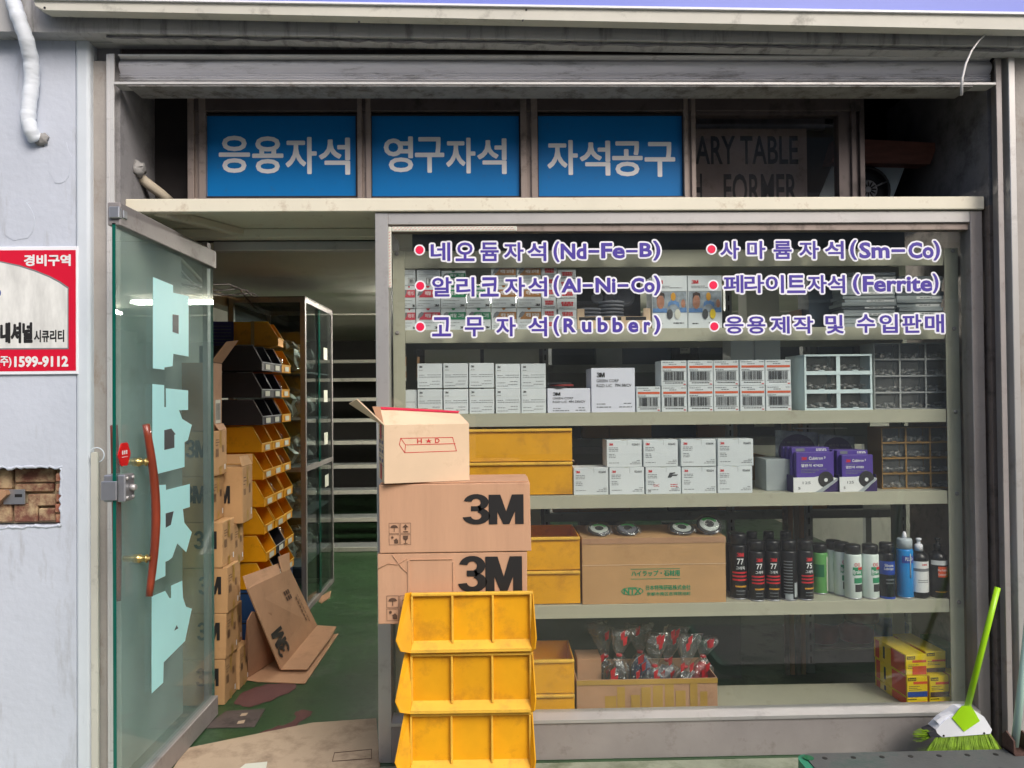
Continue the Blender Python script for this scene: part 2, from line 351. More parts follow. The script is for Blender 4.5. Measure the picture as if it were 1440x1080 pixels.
for q in ([(335, 1018), (345, 1016), (343, 1021), (333, 1022)], [(340, 1007), (349, 1006), (346, 1010), (337, 1011)]):
    b = MB(); b.face([(v.x, v.y, .0125) for v in (atz(*k) for k in q)]); b.build('paper_scrap', 'dirty_carton', floor)

# ------------------------------------------------------------------ the building
B = empty('shop_building', 'grey painted shop building with a recessed glass shopfront', 'building')
XL, XR = -1.455, 2.018            # clear opening of the shopfront
PL = -1.545                       # right edge of the painted pillar
# left pillar with the broken-out brick hole
h0, h1 = at(-30, 742, -.1), at(86, 657, -.1)
hx0, hx1, hz0, hz1 = h0.x, h1.x, h0.z, h1.z
b = MB()
b.box(-6, PL-.055, -.1, .5, hz1, 4.2); b.box(-6, PL-.055, -.1, .5, -.05, hz0)
b.box(-6, hx0, -.1, .5, hz0, hz1); b.box(hx1, PL-.055, -.1, .5, hz0, hz1); b.box(hx0-.01, hx1+.01, -.02, .1, hz0-.01, hz1+.01)
b.build('pillar_wall', 'wall_paint', B)
b = MB(); b.box(PL-.055, PL, -.104, .45, -.05, 2.95, .012, 3); b.build('corner_strip', 'strip_paint', B)
# rough broken edge and bricks in the hole
hole = MB(); hole.box(hx0, hx1-.004, -.03, -.0215, hz0+.004, hz1-.004); hole = hole.build('brick_recess', 'mortar', B)
for k in range(5):
    z0 = hz0+.012+k*(hz1-hz0-.03)/5; z1 = z0+(hz1-hz0-.03)/5-.006-random.random()*.004
    b = MB(); b.box(hx1-.028-random.random()*.004, hx1-.006, -.092+random.random()*.012, -.024, z0, z1, .004); b.build('brick', 'brick_red', hole)
for (u0, u1, v0, v1) in ((.0, .30, .62, .95), (.33, .82, .72, .96), (.33, .8, .56, .70), (.33, .62, .05, .36), (.64, .84, .06, .28), (0, .3, .05, .42), (.5, .85, .32, .52)):
    b = MB(); w, h = hx1-hx0, hz1-hz0
    b.box(hx0+u0*w, hx0+u1*w, -.045-random.random()*.012, -.026, hz0+v0*h, hz0+v1*h, .004); b.build('brick', 'brick_dark', hole)
b = MB(); q0, q1 = at(6, 709, -.06), at(36, 688, -.06); b.box(q0.x, q1.x, -.066, -.06, q0.z, q1.z, .001)
b.mi = 1; c = at(26, 697, -.066); b.box(c.x-.014, c.x+.014, -.0668, -.0662, c.z-.006, c.z+.006, 0); b.build('bracket', ['steel', 'black_ink'], hole)
b = MB(); b.prism([at(-8, 690, -.09), at(7, 690, -.09), at(9, 696, -.09), at(-8, 712, -.09)], (0, .05, 0)); b.build('wood_wedge', 'kraft_carton', hole)
# flaking plaster edge round the hole, kept irregular
def ragged(name, a, c, n, r, m, par, y):
    b = MB(); a, c = Vector(a), Vector(c); pts = []
    for i in range(n+1): pts.append(a.lerp(c, i/n)+Vector((random.uniform(-r, r), 0, random.uniform(-r, r))))
    b.tube([(p.x, y, p.z) for p in pts], [r*random.uniform(.6, 1.3) for _ in pts], 6); return b.build(name, m, par)
ragged('broken_edge', (hx0, 0, hz1), (hx1, 0, hz1), 22, .006, 'wall_paint', B, -.098)
ragged('broken_edge', (hx0, 0, hz0), (hx1, 0, hz0), 22, .006, 'wall_paint', B, -.098)
ragged('broken_edge', (hx1, 0, hz0), (hx1, 0, hz1), 16, .005, 'wall_paint', B, -.098)
# trowelled patches on the plaster
for (x, y, w, h) in ((25, 310, 26, 28), (85, 230, 16, 32)):
    c = at(x, y, -.1); b = MB(); n = 18
    b.prism([(c.x+w/1050*2.9*math.cos(i*2*math.pi/n)*random.uniform(.85, 1.1), -.1015, c.z+h/1050*2.9*math.sin(i*2*math.pi/n)*random.uniform(.85, 1.1)) for i in range(n)], (0, .004, 0)); b.build('plaster_patch', 'wall_paint', B)
# jamb beside the pillar: rough grey strip and the bright guide rail
b = MB(); b.box(PL, -1.487, -.075, .4, -.05, 2.78); b.build('jamb_render', 'stucco_grey', B)
# left reveal
b = MB(); b.box(PL+.002, XL, -.05, .52, -.05, 2.22); b.build('reveal_wall', 'inner_wall', B)
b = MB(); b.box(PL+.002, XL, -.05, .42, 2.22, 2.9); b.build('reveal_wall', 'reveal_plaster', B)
# right jamb and pillar
b = MB(); b.box(2.075, 2.13, -.10, .5, -.05, 2.95, .006, 2); b.build('jamb_strip', 'stucco_grey', B)
b = MB(); b.box(2.13, 6, -.1, .5, -.05, 4.2); b.build('pillar_wall', 'wall_paint', B)
b = MB(); b.box(XR+.003, 2.075, -.02, .6, -.05, 2.22); b.build('reveal_wall', 'bronze_aluminium', B)
b = MB(); b.box(XR+.003, 2.075, -.02, .75, 2.22, 2.9); b.build('reveal_wall', 'dark_plaster', B)
# upper wall and beam above the shutter
b = MB(); b.box(-1.6, 2.13, -.098, .3, 2.84, 4.2); b.build('upper_wall', 'beam_paint', B)
# ceiling slab (its top is the loft floor) and inner shell
b = MB(); b.box(-2.6, 3.2, .49, 8.4, 2.30, 2.325); b.build('ceiling', 'ceiling_paint', B)
b = MB(); b.box(-2.7, -2.6, .4, 8.5, -.05, 3.2); b.build('side_wall', 'inner_wall', B)
b = MB(); b.box(3.2, 3.3, .5, 8.5, -.05, 3.2); b.build('side_wall', 'inner_wall', B)
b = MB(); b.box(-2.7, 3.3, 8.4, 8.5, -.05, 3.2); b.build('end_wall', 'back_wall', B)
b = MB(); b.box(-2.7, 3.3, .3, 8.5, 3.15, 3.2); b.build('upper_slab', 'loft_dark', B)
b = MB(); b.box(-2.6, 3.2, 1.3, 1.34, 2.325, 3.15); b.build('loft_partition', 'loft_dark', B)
b = MB(); b.box(-2.6, PL, .40, .5, -.05, 3.15); b.box(2.075, 3.2, .5, .56, -.05, 3.15); b.build('front_return', 'inner_wall', B)
# inner beam across the far end of the ceiling
q = at(490, 443, 4.6); b = MB(); b.box(-2.6, 3.2, 4.6, 4.66, q.z, 2.30); b.build('ceiling_beam', 'ceiling_paint', B)
# dark stock-room wall behind the beam, open over the stairs
# cream canopy bar over the whole front, with the soffit over the door
zb0, zb1 = 2.205, 2.258
b = MB(); b.box(XL, XR-.01, -.012, .03, zb0, zb1, .003); b.build('canopy_bar', 'cream_paint', B)
b = MB(); b.box(XL, -.475, .03, .46, 2.232, 2.244); b.build('soffit_panel', 'cream_paint', B)
b = MB(); b.box(XL, -.475, .40, .47, 2.19, 2.231, .004); b.build('soffit_batten', 'cream_paint', B)
p0, p1 = Vector((-1.36, .03, 2.2)), Vector((-1.17, .42, 2.2))
b = MB(); b.hexa([(p0.x, p0.y, 2.2), (p0.x+.055, p0.y, 2.2), (p1.x+.055, p1.y, 2.2), (p1.x, p1.y, 2.2), (p0.x, p0.y, 2.231), (p0.x+.055, p0.y, 2.231), (p1.x+.055, p1.y, 2.231), (p1.x, p1.y, 2.231)], .003); b.build('soffit_brace', 'cream_paint', B)
b = MB(); b.box(-1.29, -.475, .475, .53, 2.145, 2.188, .003); b.build('door_header', 'aluminium', B)
b = MB(); b.box(XL, -.475, .50, .52, 2.188, 2.30); b.build('header_panel', 'dark_aluminium', B)
b = MB(); b.box(-1.345, -1.322, .485, .53, .006, 2.188, .002); b.build('door_jamb', 'old_aluminium', B)

# ------------------------------------------------------------------ display window: frame, glass, lettering
fx0, fx1 = -.471, 2.005
fw = empty('display_window', '', None); fw.parent = B; del fw['label']
b = MB(); b.box(fx0, fx0+.052, 0, .07, .006, 2.203, .002); b.build('frame_post', 'aluminium', fw)
b = MB(); b.box(fx1-.05, fx1, 0, .07, .006, 2.203, .002); b.build('frame_post', 'old_aluminium', fw)
b = MB(); b.box(fx0+.052, fx1-.05, .001, .07, 2.155, 2.202, .002); b.build('frame_head', 'aluminium', fw)
b = MB(); b.box(fx0+.052, fx1-.05, .012, .06, 2.128, 2.155); b.build('glazing_bead', 'bronze_aluminium', fw)
b = MB(); b.box(fx0+.052, fx1-.05, -.004, .075, .006, .155, .002); b.build('sill_panel', 'old_aluminium', fw)
b = MB(); b.prism([(fx0+.052, -.012, .1552), (fx0+.052, -.012, .168), (fx0+.052, .05, .186), (fx0+.052, .05, .1552)], (fx1-fx0-.102, 0, 0)); b.build('sill_ledge', 'aluminium', fw)
b = MB(); b.box(fx0+.05, fx1-.048, .03, .036, .18, 2.135); b.build('window_pane', 'window_glass', fw)
b = MB(); b.lathe([(.012, 0), (.012, .006), (.006, .009)], at(1377, 993, .028), 12, axis='Y'); b.build('screw', 'steel', fw)
# base of the left return of the display (side of the window box along the entrance)
b = MB(); b.box(fx0, fx0+.02, .07, .62, .006, 2.203); b.build('side_panel', 'dark_aluminium', fw)
# foam strip with red dashes along the top left of the pane
q0, q1 = at(550, 318.5, .0), at(727, 318.5, .0)
b = MB(); b.box(q0.x, q1.x, .0015, .0118, q0.z-.02, q0.z, .004, 2); b.build('foam_strip', 'pale_paper', fw)
q2 = at(549, 405, .0); b = MB(); b.box(q0.x-.013, q0.x, .0015, .0118, q2.z, q0.z, .003, 2); b.build('foam_strip', 'pale_paper', fw)
b = MB(); x = q0.x+.006
while x < q1.x-.02:
    for dz in (.004, .012):
        s = random.uniform(-.002, .002)+(.006 if dz > .01 else 0)
        b.face([(x+s, .0008, q0.z-dz-.003), (x+s+.008, .0008, q0.z-dz-.001), (x+s+.010, .0008, q0.z-dz+.001), (x+s+.002, .0008, q0.z-dz-.001)])
    x += .014
z = q2.z+.005
while z < q0.z-.02:
    b.face([(q0.x-.010, .0008, z), (q0.x-.004, .0008, z+.004), (q0.x-.003, .0008, z+.007), (q0.x-.009, .0008, z+.003)]); z += .012
b.build('printed_dashes', 'rose_ink', fw)['kind'] = 'stuff'
# lettering stuck on the pane
GY = .0294
def window_text(parts, y0, y1, dot):
    for s, xa, xb, ya, yb in parts:
        a, c = at(xa, yb, GY), at(xb, ya, GY)
        text(s, a.x, c.x, a.z, c.z, GY, 'window_white', fw, 'letter_outline', bold=.03 if ord(s[0]) < 200 else .028, layers=16, spread=.0085 if ord(s[0]) < 200 else .0078)
        text(s, a.x, c.x, a.z, c.z, GY-.0012, 'window_purple', fw, 'letter', bold=.03 if ord(s[0]) < 200 else .028, layers=10, spread=.0017 if ord(s[0]) < 200 else .0006)
    c = at(dot[0], dot[1], GY)
    b = MB(); b.ellipse(c.x, c.z, .0225, .0225, GY, 28); b.build('bullet_outline', 'window_white', fw)
    b = MB(); b.ellipse(c.x, c.z, .0165, .0165, GY-.0012, 28); b.build('bullet', 'window_red', fw)
def spread_row(s, xs, ya, yb, d=0):
    return [(ch, xa, xb, ya, yb) for ch, (xa, xb) in zip(s, xs)]
window_text(spread_row('네오듐자석', ((606, 633), (641, 667), (676, 701), (709, 736), (742, 768)), 341, 367) + [('(', 779, 786, 340, 368), ('Nd', 789, 824, 343, 364), ('-', 828, 842, 352, 355), ('Fe', 846, 878, 342, 363), ('-', 881, 896, 352, 354.5), ('B', 900, 916, 342, 361), (')', 919, 928, 339, 366)], 340, 368, (590, 351.5))
window_text(spread_row('알리코자석', ((608, 635), (642, 667), (676, 701), (710, 738), (743, 769)), 390, 417) + [('(', 779, 786, 388, 416), ('Al', 790, 816, 392, 411), ('-', 820, 833, 400, 403), ('Ni', 838, 865, 391, 411), ('-', 869, 883, 400, 403), ('Co', 888, 920, 391, 411), (')', 920, 928, 388, 415)], 388, 416, (591, 402))
window_text(spread_row('고무자석', ((608, 634), (654, 680), (698, 725), (743, 769)), 446, 473) + [('(', 779, 786, 445, 472)] + [(c, a, q, t, 467) for c, a, q, t in (('R', 793, 809, 448), ('u', 819, 831, 453), ('b', 841, 854, 447), ('b', 862, 875, 447), ('e', 884, 897, 453), ('r', 906, 914, 453))] + [(')', 920, 928, 444, 470)], 446, 472, (591, 459.5))
window_text(spread_row('사마륨자석', ((1013, 1039), (1051, 1076), (1088, 1113), (1124, 1151), (1160, 1186)), 339, 364) + [('(', 1196, 1204, 338, 365), ('Sm', 1209, 1250, 341, 363), ('-', 1254, 1272, 351, 354), ('Co', 1278, 1312, 341, 363), (')', 1313, 1321, 339, 366)], 338, 366, (1000.5, 350.5))
window_text(spread_row('페라이트자석', ((1018, 1045), (1047, 1074), (1077, 1102), (1107, 1132), (1136, 1162), (1164, 1188)), 387, 412) + [('(', 1200, 1208, 386, 413), ('Ferrite', 1214, 1310, 388, 410), (')', 1312, 1319, 385, 412)], 385, 413, (1003, 401))
window_text(spread_row('응용제작', ((1020, 1045), (1051, 1076), (1084, 1110), (1116, 1143)), 445, 469) + spread_row('및', ((1161, 1186),), 443, 469) + spread_row('수입판매', ((1205, 1230), (1237, 1262), (1269, 1295), (1301, 1327)), 442, 468), 442, 470, (1004.5, 459))

# ------------------------------------------------------------------ transom over the canopy bar
TY = .17
tr = empty('transom_window', '', None); tr.parent = B; del tr['label']
tz0, tz1 = 2.262, 2.80
for px0, px1, m in ((265, 290, 'bronze_aluminium'), (503, 522, 'bronze_aluminium'), (732, 756, 'bronze_aluminium'), (961, 978, 'bronze_aluminium'), (1196, 1215, 'dark_aluminium')):
    a, c = at(px0, 220, TY).x, at(px1, 220, TY).x
    b = MB(); w = c-a
    b.box(a, a+w*.36, TY-.012, TY+.05, tz0, tz1, .002); b.box(a+w*.36, a+w*.62, TY+.004, TY+.05, tz0, tz1); b.box(a+w*.62, c, TY-.01, TY+.05, tz0, tz1, .002); b.build('mullion', m, tr)
xa, xb = at(265, 220, TY).x, XR
b = MB(); b.box(xa, at(1215, 220, TY).x, TY-.008, TY+.05, at(600, 161, TY).z+.012, tz1, .002); b.build('head_rail', 'dark_aluminium', tr)
b = MB(); b.box(xa, at(975, 220, TY).x, TY-.006, TY+.05, tz0, at(600, 278, TY).z, .002); b.build('bottom_rail', 'bronze_aluminium', tr)
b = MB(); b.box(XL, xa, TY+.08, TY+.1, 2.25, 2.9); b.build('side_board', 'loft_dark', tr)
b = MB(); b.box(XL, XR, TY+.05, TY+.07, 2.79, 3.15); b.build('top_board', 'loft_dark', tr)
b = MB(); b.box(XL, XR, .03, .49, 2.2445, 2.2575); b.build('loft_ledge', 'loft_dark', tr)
for s, p0, p1, (ta, tb), (va, vb) in (('응용자석', 291, 501, (309, 491), (193, 243)), ('영구자석', 523, 730, (541, 711), (194, 242)), ('자석공구', 757, 959, (771, 948), (199, 246))):
    a, c = at(p0, 277, TY+.012), at(p1, 163, TY+.012)
    sg = MB(); sg.box(a.x, c.x, TY+.012, TY+.02, a.z-.004, c.z+.004); sg = sg.build('blue_sign_panel', 'blue_sign', tr)
    bd = MB()
    for q in ((a.x-.004, c.x+.004, c.z-.001, c.z+.006), (a.x-.004, c.x+.004, a.z-.006, a.z+.001)): bd.box(q[0], q[1], TY+.004, TY+.0115, q[2], q[3])
    bd.box(a.x-.006, a.x+.002, TY+.004, TY+.0115, a.z, c.z); bd.box(c.x-.002, c.x+.006, TY+.004, TY+.0115, a.z, c.z); bd.build('gasket', 'black_ink', sg)
    n = len(s); wch = (tb-ta)/(n-.12)
    for i, ch in enumerate(s):
        x0 = ta+i*wch; e, g = at(x0, vb+i*.9-1, TY+.0112), at(x0+wch*.88, va+i*.9-1, TY+.0112)
        text(ch, e.x, g.x, e.z, g.z, TY+.0112, 'sign_white', sg, 'letter', bold=.0, layers=12, spread=.0036)
# fourth light: glass with an old sign board stored behind it
a, c = at(978, 282, TY+.02), at(1196, 165, TY+.02)
b = MB(); b.box(a.x, c.x, TY+.02, TY+.025, a.z-.03, c.z+.02); b.build('transom_pane', 'loft_glass', tr)
b = MB(); b.box(at(1180, 220, TY).x, at(1196, 220, TY).x, TY+.001, TY+.05, tz0, tz1); b.build('sash_stile', 'dark_aluminium', tr)
b = MB(); b.box(at(978, 220, TY).x, at(1180, 220, TY).x, TY+.001, TY+.05, at(1080, 161, TY).z, at(1080, 154, TY).z); b.build('sash_rail', 'dark_aluminium', tr)

# ------------------------------------------------------------------ stairs at the far end
st = empty('staircase', '', None); st.parent = B; del st['label']
for k in range(9):
    z = .046+.2325*k; y = 4.05+.27*k
    b = MB(); b.box(-2.2, .1, y, y+.25, z-.035, z, .004); b.build('tread', 'steel_rack', st)
    b = MB(); b.box(-2.2, .1, y-.012, y-.001, z-.038, z+.002, .002); b.build('tread_nosing', 'ledge_paint', st)
b = MB(); b.prism([(-2.202, 4.0, .01), (-2.202, 4.25, .01), (-2.202, 6.5, 1.95), (-2.202, 6.3, 1.95)], (-.04, 0, 0)); b.build('stringer', 'steel_rack', st)
b = MB(); b.prism([(.101, 4.0, .01), (.101, 4.25, .01), (.101, 6.5, 1.95), (.101, 6.3, 1.95)], (.04, 0, 0)); b.build('stringer', 'steel_rack', st)

# ------------------------------------------------------------------ glass door, swung out square to the front
DX, DY0, DY1, DZ1 = -1.30, -.41, .48, 2.142
d = empty('glass_door', '', None); d.parent = B; del d['label']
b = MB(); b.box(DX-.006, DX+.006, DY0, DY1, .09, 2.07); o = b.build('door_pane', ['door_glass', 'teal_edge'], d)
for p in o.data.polygons: p.material_index = 0 if abs(p.normal.x) > .5 else 1
b = MB(); b.box(DX-.022, DX+.022, DY0, DY1, 2.062, DZ1, .003); b.build('top_rail', 'old_aluminium', d)
b = MB(); b.box(DX-.022, DX+.022, DY0, DY1, .012, .10, .003); b.build('bottom_rail', 'old_aluminium', d)
b = MB(); b.box(DX-.012, DX+.024, DY0-.012, DY0+.012, 2.085, 2.125, .003); b.box(DX+.022, DX+.028, DY0+.012, DY0+.04, 2.09, 2.118, .002); b.build('pivot_cap', 'steel', d)
def door_poly(pts, holes=()):
    """vinyl shapes traced on the door sheet (street side seen from behind)"""
    V = [atx(x, y, DX+.0068) for x, y in pts]
    return V
shapes = [
 [(215, 389.5), (243, 401), (243.3, 411.5), (265, 416.5), (265, 501.5), (243.5, 497.5), (242.5, 515), (231, 516.7), (231, 520), (215, 518)],
 [(214.3, 540), (230.6, 541.5), (230.7, 572.5), (233.5, 572.5), (233.3, 546), (264.3, 549), (264.3, 576.5), (251.5, 577), (256, 589), (269.5, 597.5), (264, 619), (259.3, 622), (259.3, 656.7), (213.3, 668.5), (213.3, 636), (214.3, 635)],
 [(216.7, 682.5), (233, 681.5), (233.2, 689), (266.7, 680.5), (266.7, 713), (257, 716), (259, 735), (269.5, 748.5), (261.7, 776.5), (249, 764), (242, 784), (236.5, 788.5), (232.3, 790), (232.3, 810), (216, 817.5), (216, 770), (213.3, 767), (213.3, 706), (216.7, 704)],
 [(213.3, 838.5), (232, 831), (238, 841), (240.7, 841), (240.7, 823.5), (256, 816.7), (257, 840), (261, 853), (269.5, 856), (260, 901.5), (230, 931.5), (229.3, 960), (213.3, 975)],
]
for s in shapes:
    b = MB(); b.prism([atx(x, y, DX+.0064) for x, y in s], (.0008, 0, 0)); b.build('vinyl_letter', 'vinyl_aqua', d)
for s in ([(242.7, 442), (251, 443.3), (251, 469.5), (242.7, 466.7)], [(231, 605), (240.7, 602.7), (246.7, 610.5), (245, 611.5), (245, 629.5), (231, 632.7)], [(233, 722), (244, 719), (240, 738), (233, 742)], [(245, 886.7), (248.3, 879.3), (250.5, 883.5)]):
    b = MB(); b.prism([atx(x, y, DX+.0073) for x, y in s], (.0006, 0, 0)); b.build('vinyl_counter', 'dark_grey', d)
# bowed wooden pull handles on both sides, held by brass bolts
for sx, y_off in ((.042, 0), (-.042, -.06)):
    pts = []
    for i in range(15):
        t = i/14; k = math.sin(math.pi*t); pts.append((DX+sx+math.copysign(.014, sx)*k, -.268+y_off+.035*k+.02*t, 1.372+(.748-1.372)*t))
    b = MB(); b.tube(pts, [.0125+.003*math.sin(math.pi*i/14) for i in range(15)], 14); h = b.build('pull_handle', 'wood_handle', d)
for z in (1.235, .885):
    b = MB(); b.lathe([(.006, -.045), (.006, -.04), (.011, -.048), (.011, -.012), (.016, -.012), (.016, .012), (.011, .014), (.011, .03), (.015, .032), (.015, .036), (.007, .038), (.007, .048)], (DX, -.248, z), 14, axis='X'); b.build('handle_bolt', 'brass', d)
# surface lock at the closing edge and the red tag above it
l0, l1 = atx(162, 702, DX), atx(183, 664, DX)
b = MB(); b.box(DX+.0065, DX+.034, DY0+.004, DY0+.072, 1.112, 1.205, .004); b.box(DX-.04, DX-.0065, DY0+.004, DY0+.06, 1.112, 1.205, .004); b.box(DX-.04, DX+.012, DY0-.012, DY0-.002, 1.12, 1.185, .002); lk = b.build('door_lock', 'steel', d)
for (yy, zz) in ((.016, 1.125), (.016, 1.192), (.058, 1.125), (.058, 1.192)):
    b = MB(); b.lathe([(.007, 0), (.007, .004), (.003, .006)], (DX+.034, DY0+yy, zz), 10, axis='X'); b.build('screw', 'aluminium', lk)
b = MB(); b.lathe([(.012, 0), (.012, .012), (.009, .02)], (DX+.034, DY0+.042, 1.158), 14, axis='X'); b.build('lock_knob', 'aluminium', lk)
b = MB(); n = 28
tc = (DY0+.052, 1.272)
b.prism([(DX+.0066, tc[0]+.040*math.cos(i*2*math.pi/n)*(1+.07*math.cos(6*i*2*math.pi/n)), tc[1]+.042*math.sin(i*2*math.pi/n)*(1+.07*math.cos(6*i*2*math.pi/n))) for i in range(n)], (.003, 0, 0)); tg = b.build('door_tag', 'red_enamel', d)
for dy, dz in ((-.014, .0), (0, 0), (.014, 0)):
    b = MB(); b.box(DX+.0097, DX+.0101, tc[0]+dy-.004, tc[0]+dy+.004, tc[1]+.0, tc[1]+.014); b.build('tag_mark', 'sign_white', tg)
b = MB(); b.box(DX+.0097, DX+.0101, tc[0]-.02, tc[0]+.02, tc[1]-.01, tc[1]-.008); b.build('tag_mark', 'sign_white', tg)
# ------------------------------------------------------------------ roller shutter, rolled up
sh = empty('roller_shutter', 'grey metal roller shutter rolled up above the shopfront', 'shutter', (0, 0, 0))
sx0, sx1 = -1.452, 2.012
Zs = lambda y, Y=-.06: at(700, y, Y).z
b = MB(); b.box(sx0, sx1, -.045, .0, Zs(78), 2.86); b.build('shutter_slat', 'dark_aluminium', sh)  # dark sheet above the slats, its colour standing in for the recess shade
zc = Zs(78.5)
for (ya, yb) in ((78.5, 83.5), (84, 102.5), (103.3, 106), (106.6, 109.4), (110, 113.5)):
    za, zb_ = Zs(ya), Zs(yb); n = 6; prof = []
    for i in range(n+1):
        t = i/n; prof.append((sx0, -.052-.016*math.sin(math.pi*t)*(1 if za-zb_ > .04 else .5), za+(zb_-za)*t))
    b = MB(); b.prism(prof+[(sx0, -.03, zb_), (sx0, -.03, za)], (sx1-sx0, 0, 0)); b.build('shutter_slat', 'shutter_metal', sh)
b = MB(); b.box(sx0+.01, sx1-.01, -.092, -.05, Zs(79.5, -.09), Zs(77, -.09), .001); b.build('slat_lip', 'shutter_edge', sh)
zbb = at(700, 120, -.1).z
b = MB(); b.box(sx0, sx1-.01, -.104, -.04, zbb+.002, zbb+.012, .001); b.build('bottom_rail_edge', 'shutter_edge', sh)
b = MB(); b.box(sx0+.05, sx1-.1, -.1, .02, zbb-.004, zbb+.0015); b.build('bottom_rail', 'rusty_metal', sh)
# guide rails of the shutter
gr = empty('guide_rail', 'bright aluminium shutter guide rail beside the left pillar', 'guide rail', (0, 0, 0), 0, 'shutter guide rails')
b = MB(); b.box(-1.487, -1.474, -.094, -.02, .006, 2.80, .002); b.box(-1.474, XL-.001, -.094, -.088, .006, 2.80); b.box(-1.474, -1.457, -.03, -.022, .006, 2.80); b.build('rail_channel', 'shutter_edge', gr)
gr = empty('guide_rail', 'grey shutter guide rail beside the right pillar, behind the broom', 'guide rail', (0, 0, 0), 0, 'shutter guide rails')
b = MB(); b.box(2.048, 2.0745, -.11, -.025, .006, 2.83, .002); b.build('rail_channel', 'aluminium', gr)
b = MB(); b.box(2.008, 2.030, -.095, -.085, .006, 2.80, .001); b.box(2.030, 2.0475, -.06, -.03, .006, 2.80); b.build('rail_lip', 'old_aluminium', gr)

# ------------------------------------------------------------------ painted fascia and the sign above it (they hang slightly out of level)
fs = MB(); fs.prism([at(-70, -30, -.17), at(1520, 10, -.17), at(1520, 66, -.17), at(140, 46, -.17), at(-70, 43, -.17)], (0, .075, 0))
fs.prism([at(150, 46, -.15), at(1520, 62, -.15), at(1520, 75, -.15), at(150, 52, -.15)], (0, .052, 0))
fs = fs.build('fascia', 'beam_paint', B)
pts = []; n = 90
for i in range(n+1):
    x = 150+(1425-150)*i/n; pts.append(at(x, 53+(x-150)*.0145+random.uniform(-2.2, 1.2), -.152))
b = MB(); b.tube(pts, [random.uniform(.002, .006) for _ in pts], 5); b.build('torn_sealant', 'dark_plaster', B)
sg = empty('sign_box', 'long lavender blue sign box with a cream lower frame above the shop', 'sign', (0, 0, 0))
b = MB(); b.prism([at(46, -1, -.24), at(1500, 21, -.24), at(1500, 43, -.24), at(62, 14, -.24), at(50, 8, -.24)], (0, .05, 0)); b.build('sign_frame', 'ledge_paint', sg)
b = MB(); b.prism([at(46, -4, -.25), at(1500, 17.5, -.25), at(1500, 20.5, -.25), at(46, -1.5, -.25)], (0, .01, 0)); b.build('sign_trim', 'window_white', sg)
a0, a1 = at(46, -4, -.245), at(1500, 17.3, -.245)
b = MB(); b.prism([a0, a1, a1+Vector((0, 0, .7)), a0+Vector((0, 0, .7))], (0, .2, 0)); b.build('sign_face', 'sign_lavender', sg)
b = MB()
for x, y in ((63, 11), (735, 29), (740, 14), (505, 31)):
    c = at(x, y, -.2405); b.lathe([(.004, 0), (.004, .002)], c, 10, axis='Y')
b.build('sign_screws', 'black_ink', sg)

# ------------------------------------------------------------------ security sign on the pillar
SY = -.1015
s0, s1 = at(-95, 528, SY), at(111, 347, SY)
ss = empty('security_sign', 'red and white security company sign on the left pillar', 'sign', ((s0.x+s1.x)/2, SY, s0.z)); o0 = Vector(ss.location)
def loc3(x, y, Y): return at(x, y, Y)-o0
b = MB(); b.box(s0.x-o0.x, s1.x-o0.x, -.008, 0, 0, s1.z-s0.z, .002); b.build('sign_backing', 'window_white', ss)
q0, q1 = loc3(-90, 523, SY-.0088), loc3(106.5, 351.5, SY-.0088)
b = MB(); b.face([(q0.x, -.0088, q0.z), (q1.x, -.0088, q0.z), (q1.x, -.0088, q1.z), (q0.x, -.0088, q1.z)]); b.build('sign_panel', 'sign_red', ss)
arch = [(-88, 492), (96.5, 491), (96.5, 404), (85, 396), (70, 388), (50, 380), (28, 373), (0, 367), (-30, 364), (-88, 363)]
b = MB(); b.face([loc3(x, y, SY-.0094) for x, y in arch]); b.build('inset_border', 'grey_ink', ss)
b = MB(); b.face([loc3(x-1.5 if x > 0 else x, y-(1.8 if y > 480 else -1.8), SY-.0100) for x, y in arch]); b.build('inset_panel', 'marble_print', ss) if 'marble_print' in MATS else None
def sign_text(s, x0, x1, y0, y1, m, Y, bold=.03, **k):
    a, c = loc3(x0, y1, Y), loc3(x1, y0, Y); text(s, a.x, c.x, a.z, c.z, Y-SY, m, ss, 'lettering', bold=bold, **k)
sign_text('경비구역', 34, 99, 358, 374, 'sign_white', SY-.0094, .036, layers=6, spread=.0012)
sign_text('내셔널', 1, 45, 454, 482, 'black_ink', SY-.0106, .034, layers=8, spread=.0024)
sign_text('시큐리티', 48, 90, 464, 481, 'black_ink', SY-.0106, .034, layers=6, spread=.0008)
sign_text('(주)', -4, 16, 501, 517, 'sign_white', SY-.0094, .034, layers=6, spread=.0006)
sign_text('1599-9112', 20.5, 95.5, 501, 516, 'sign_white', SY-.0094, .034, layers=8, spread=.0014)
b = MB(); c = loc3(-2, 412, SY-.0106); b.ellipse(c.x, c.z, .009, .014, c.y, 16); b.build('sign_dot', 'tin_blue', ss)

# ------------------------------------------------------------------ wrapped conduit, trunking, wires, pipe
cd = empty('wrapped_conduit', 'white tape-wrapped conduit hanging down the left pillar', 'conduit', (0, 0, 0))
path = [at(x, y, Y) for x, y, Y in ((14, -40, -.21), (18, 0, -.205), (26, 25, -.20), (37, 55, -.18), (44, 85, -.145), (45, 115, -.13), (41, 145, -.13), (39, 168, -.13), (44, 186, -.125), (52, 199, -.1))]
fine = []
for i in range(len(path)-1):
    for t in (0, .2, .4, .6, .8): fine.append(path[i].lerp(path[i+1], t))
b = MB(); b.tube(fine, [.0265+.0012*math.sin(i*2.1)+random.uniform(-.0006, .0006) for i in range(len(fine))], 14); b.build('wrapped_tube', 'pvc_wrap', cd)
c = at(58, 196, -.103); b = MB(); b.lathe([(.028, 0), (.026, .006), (.014, .014), (.005, .018)], c, 14, axis='Y'); o = b.build('putty_collar', 'putty', cd)
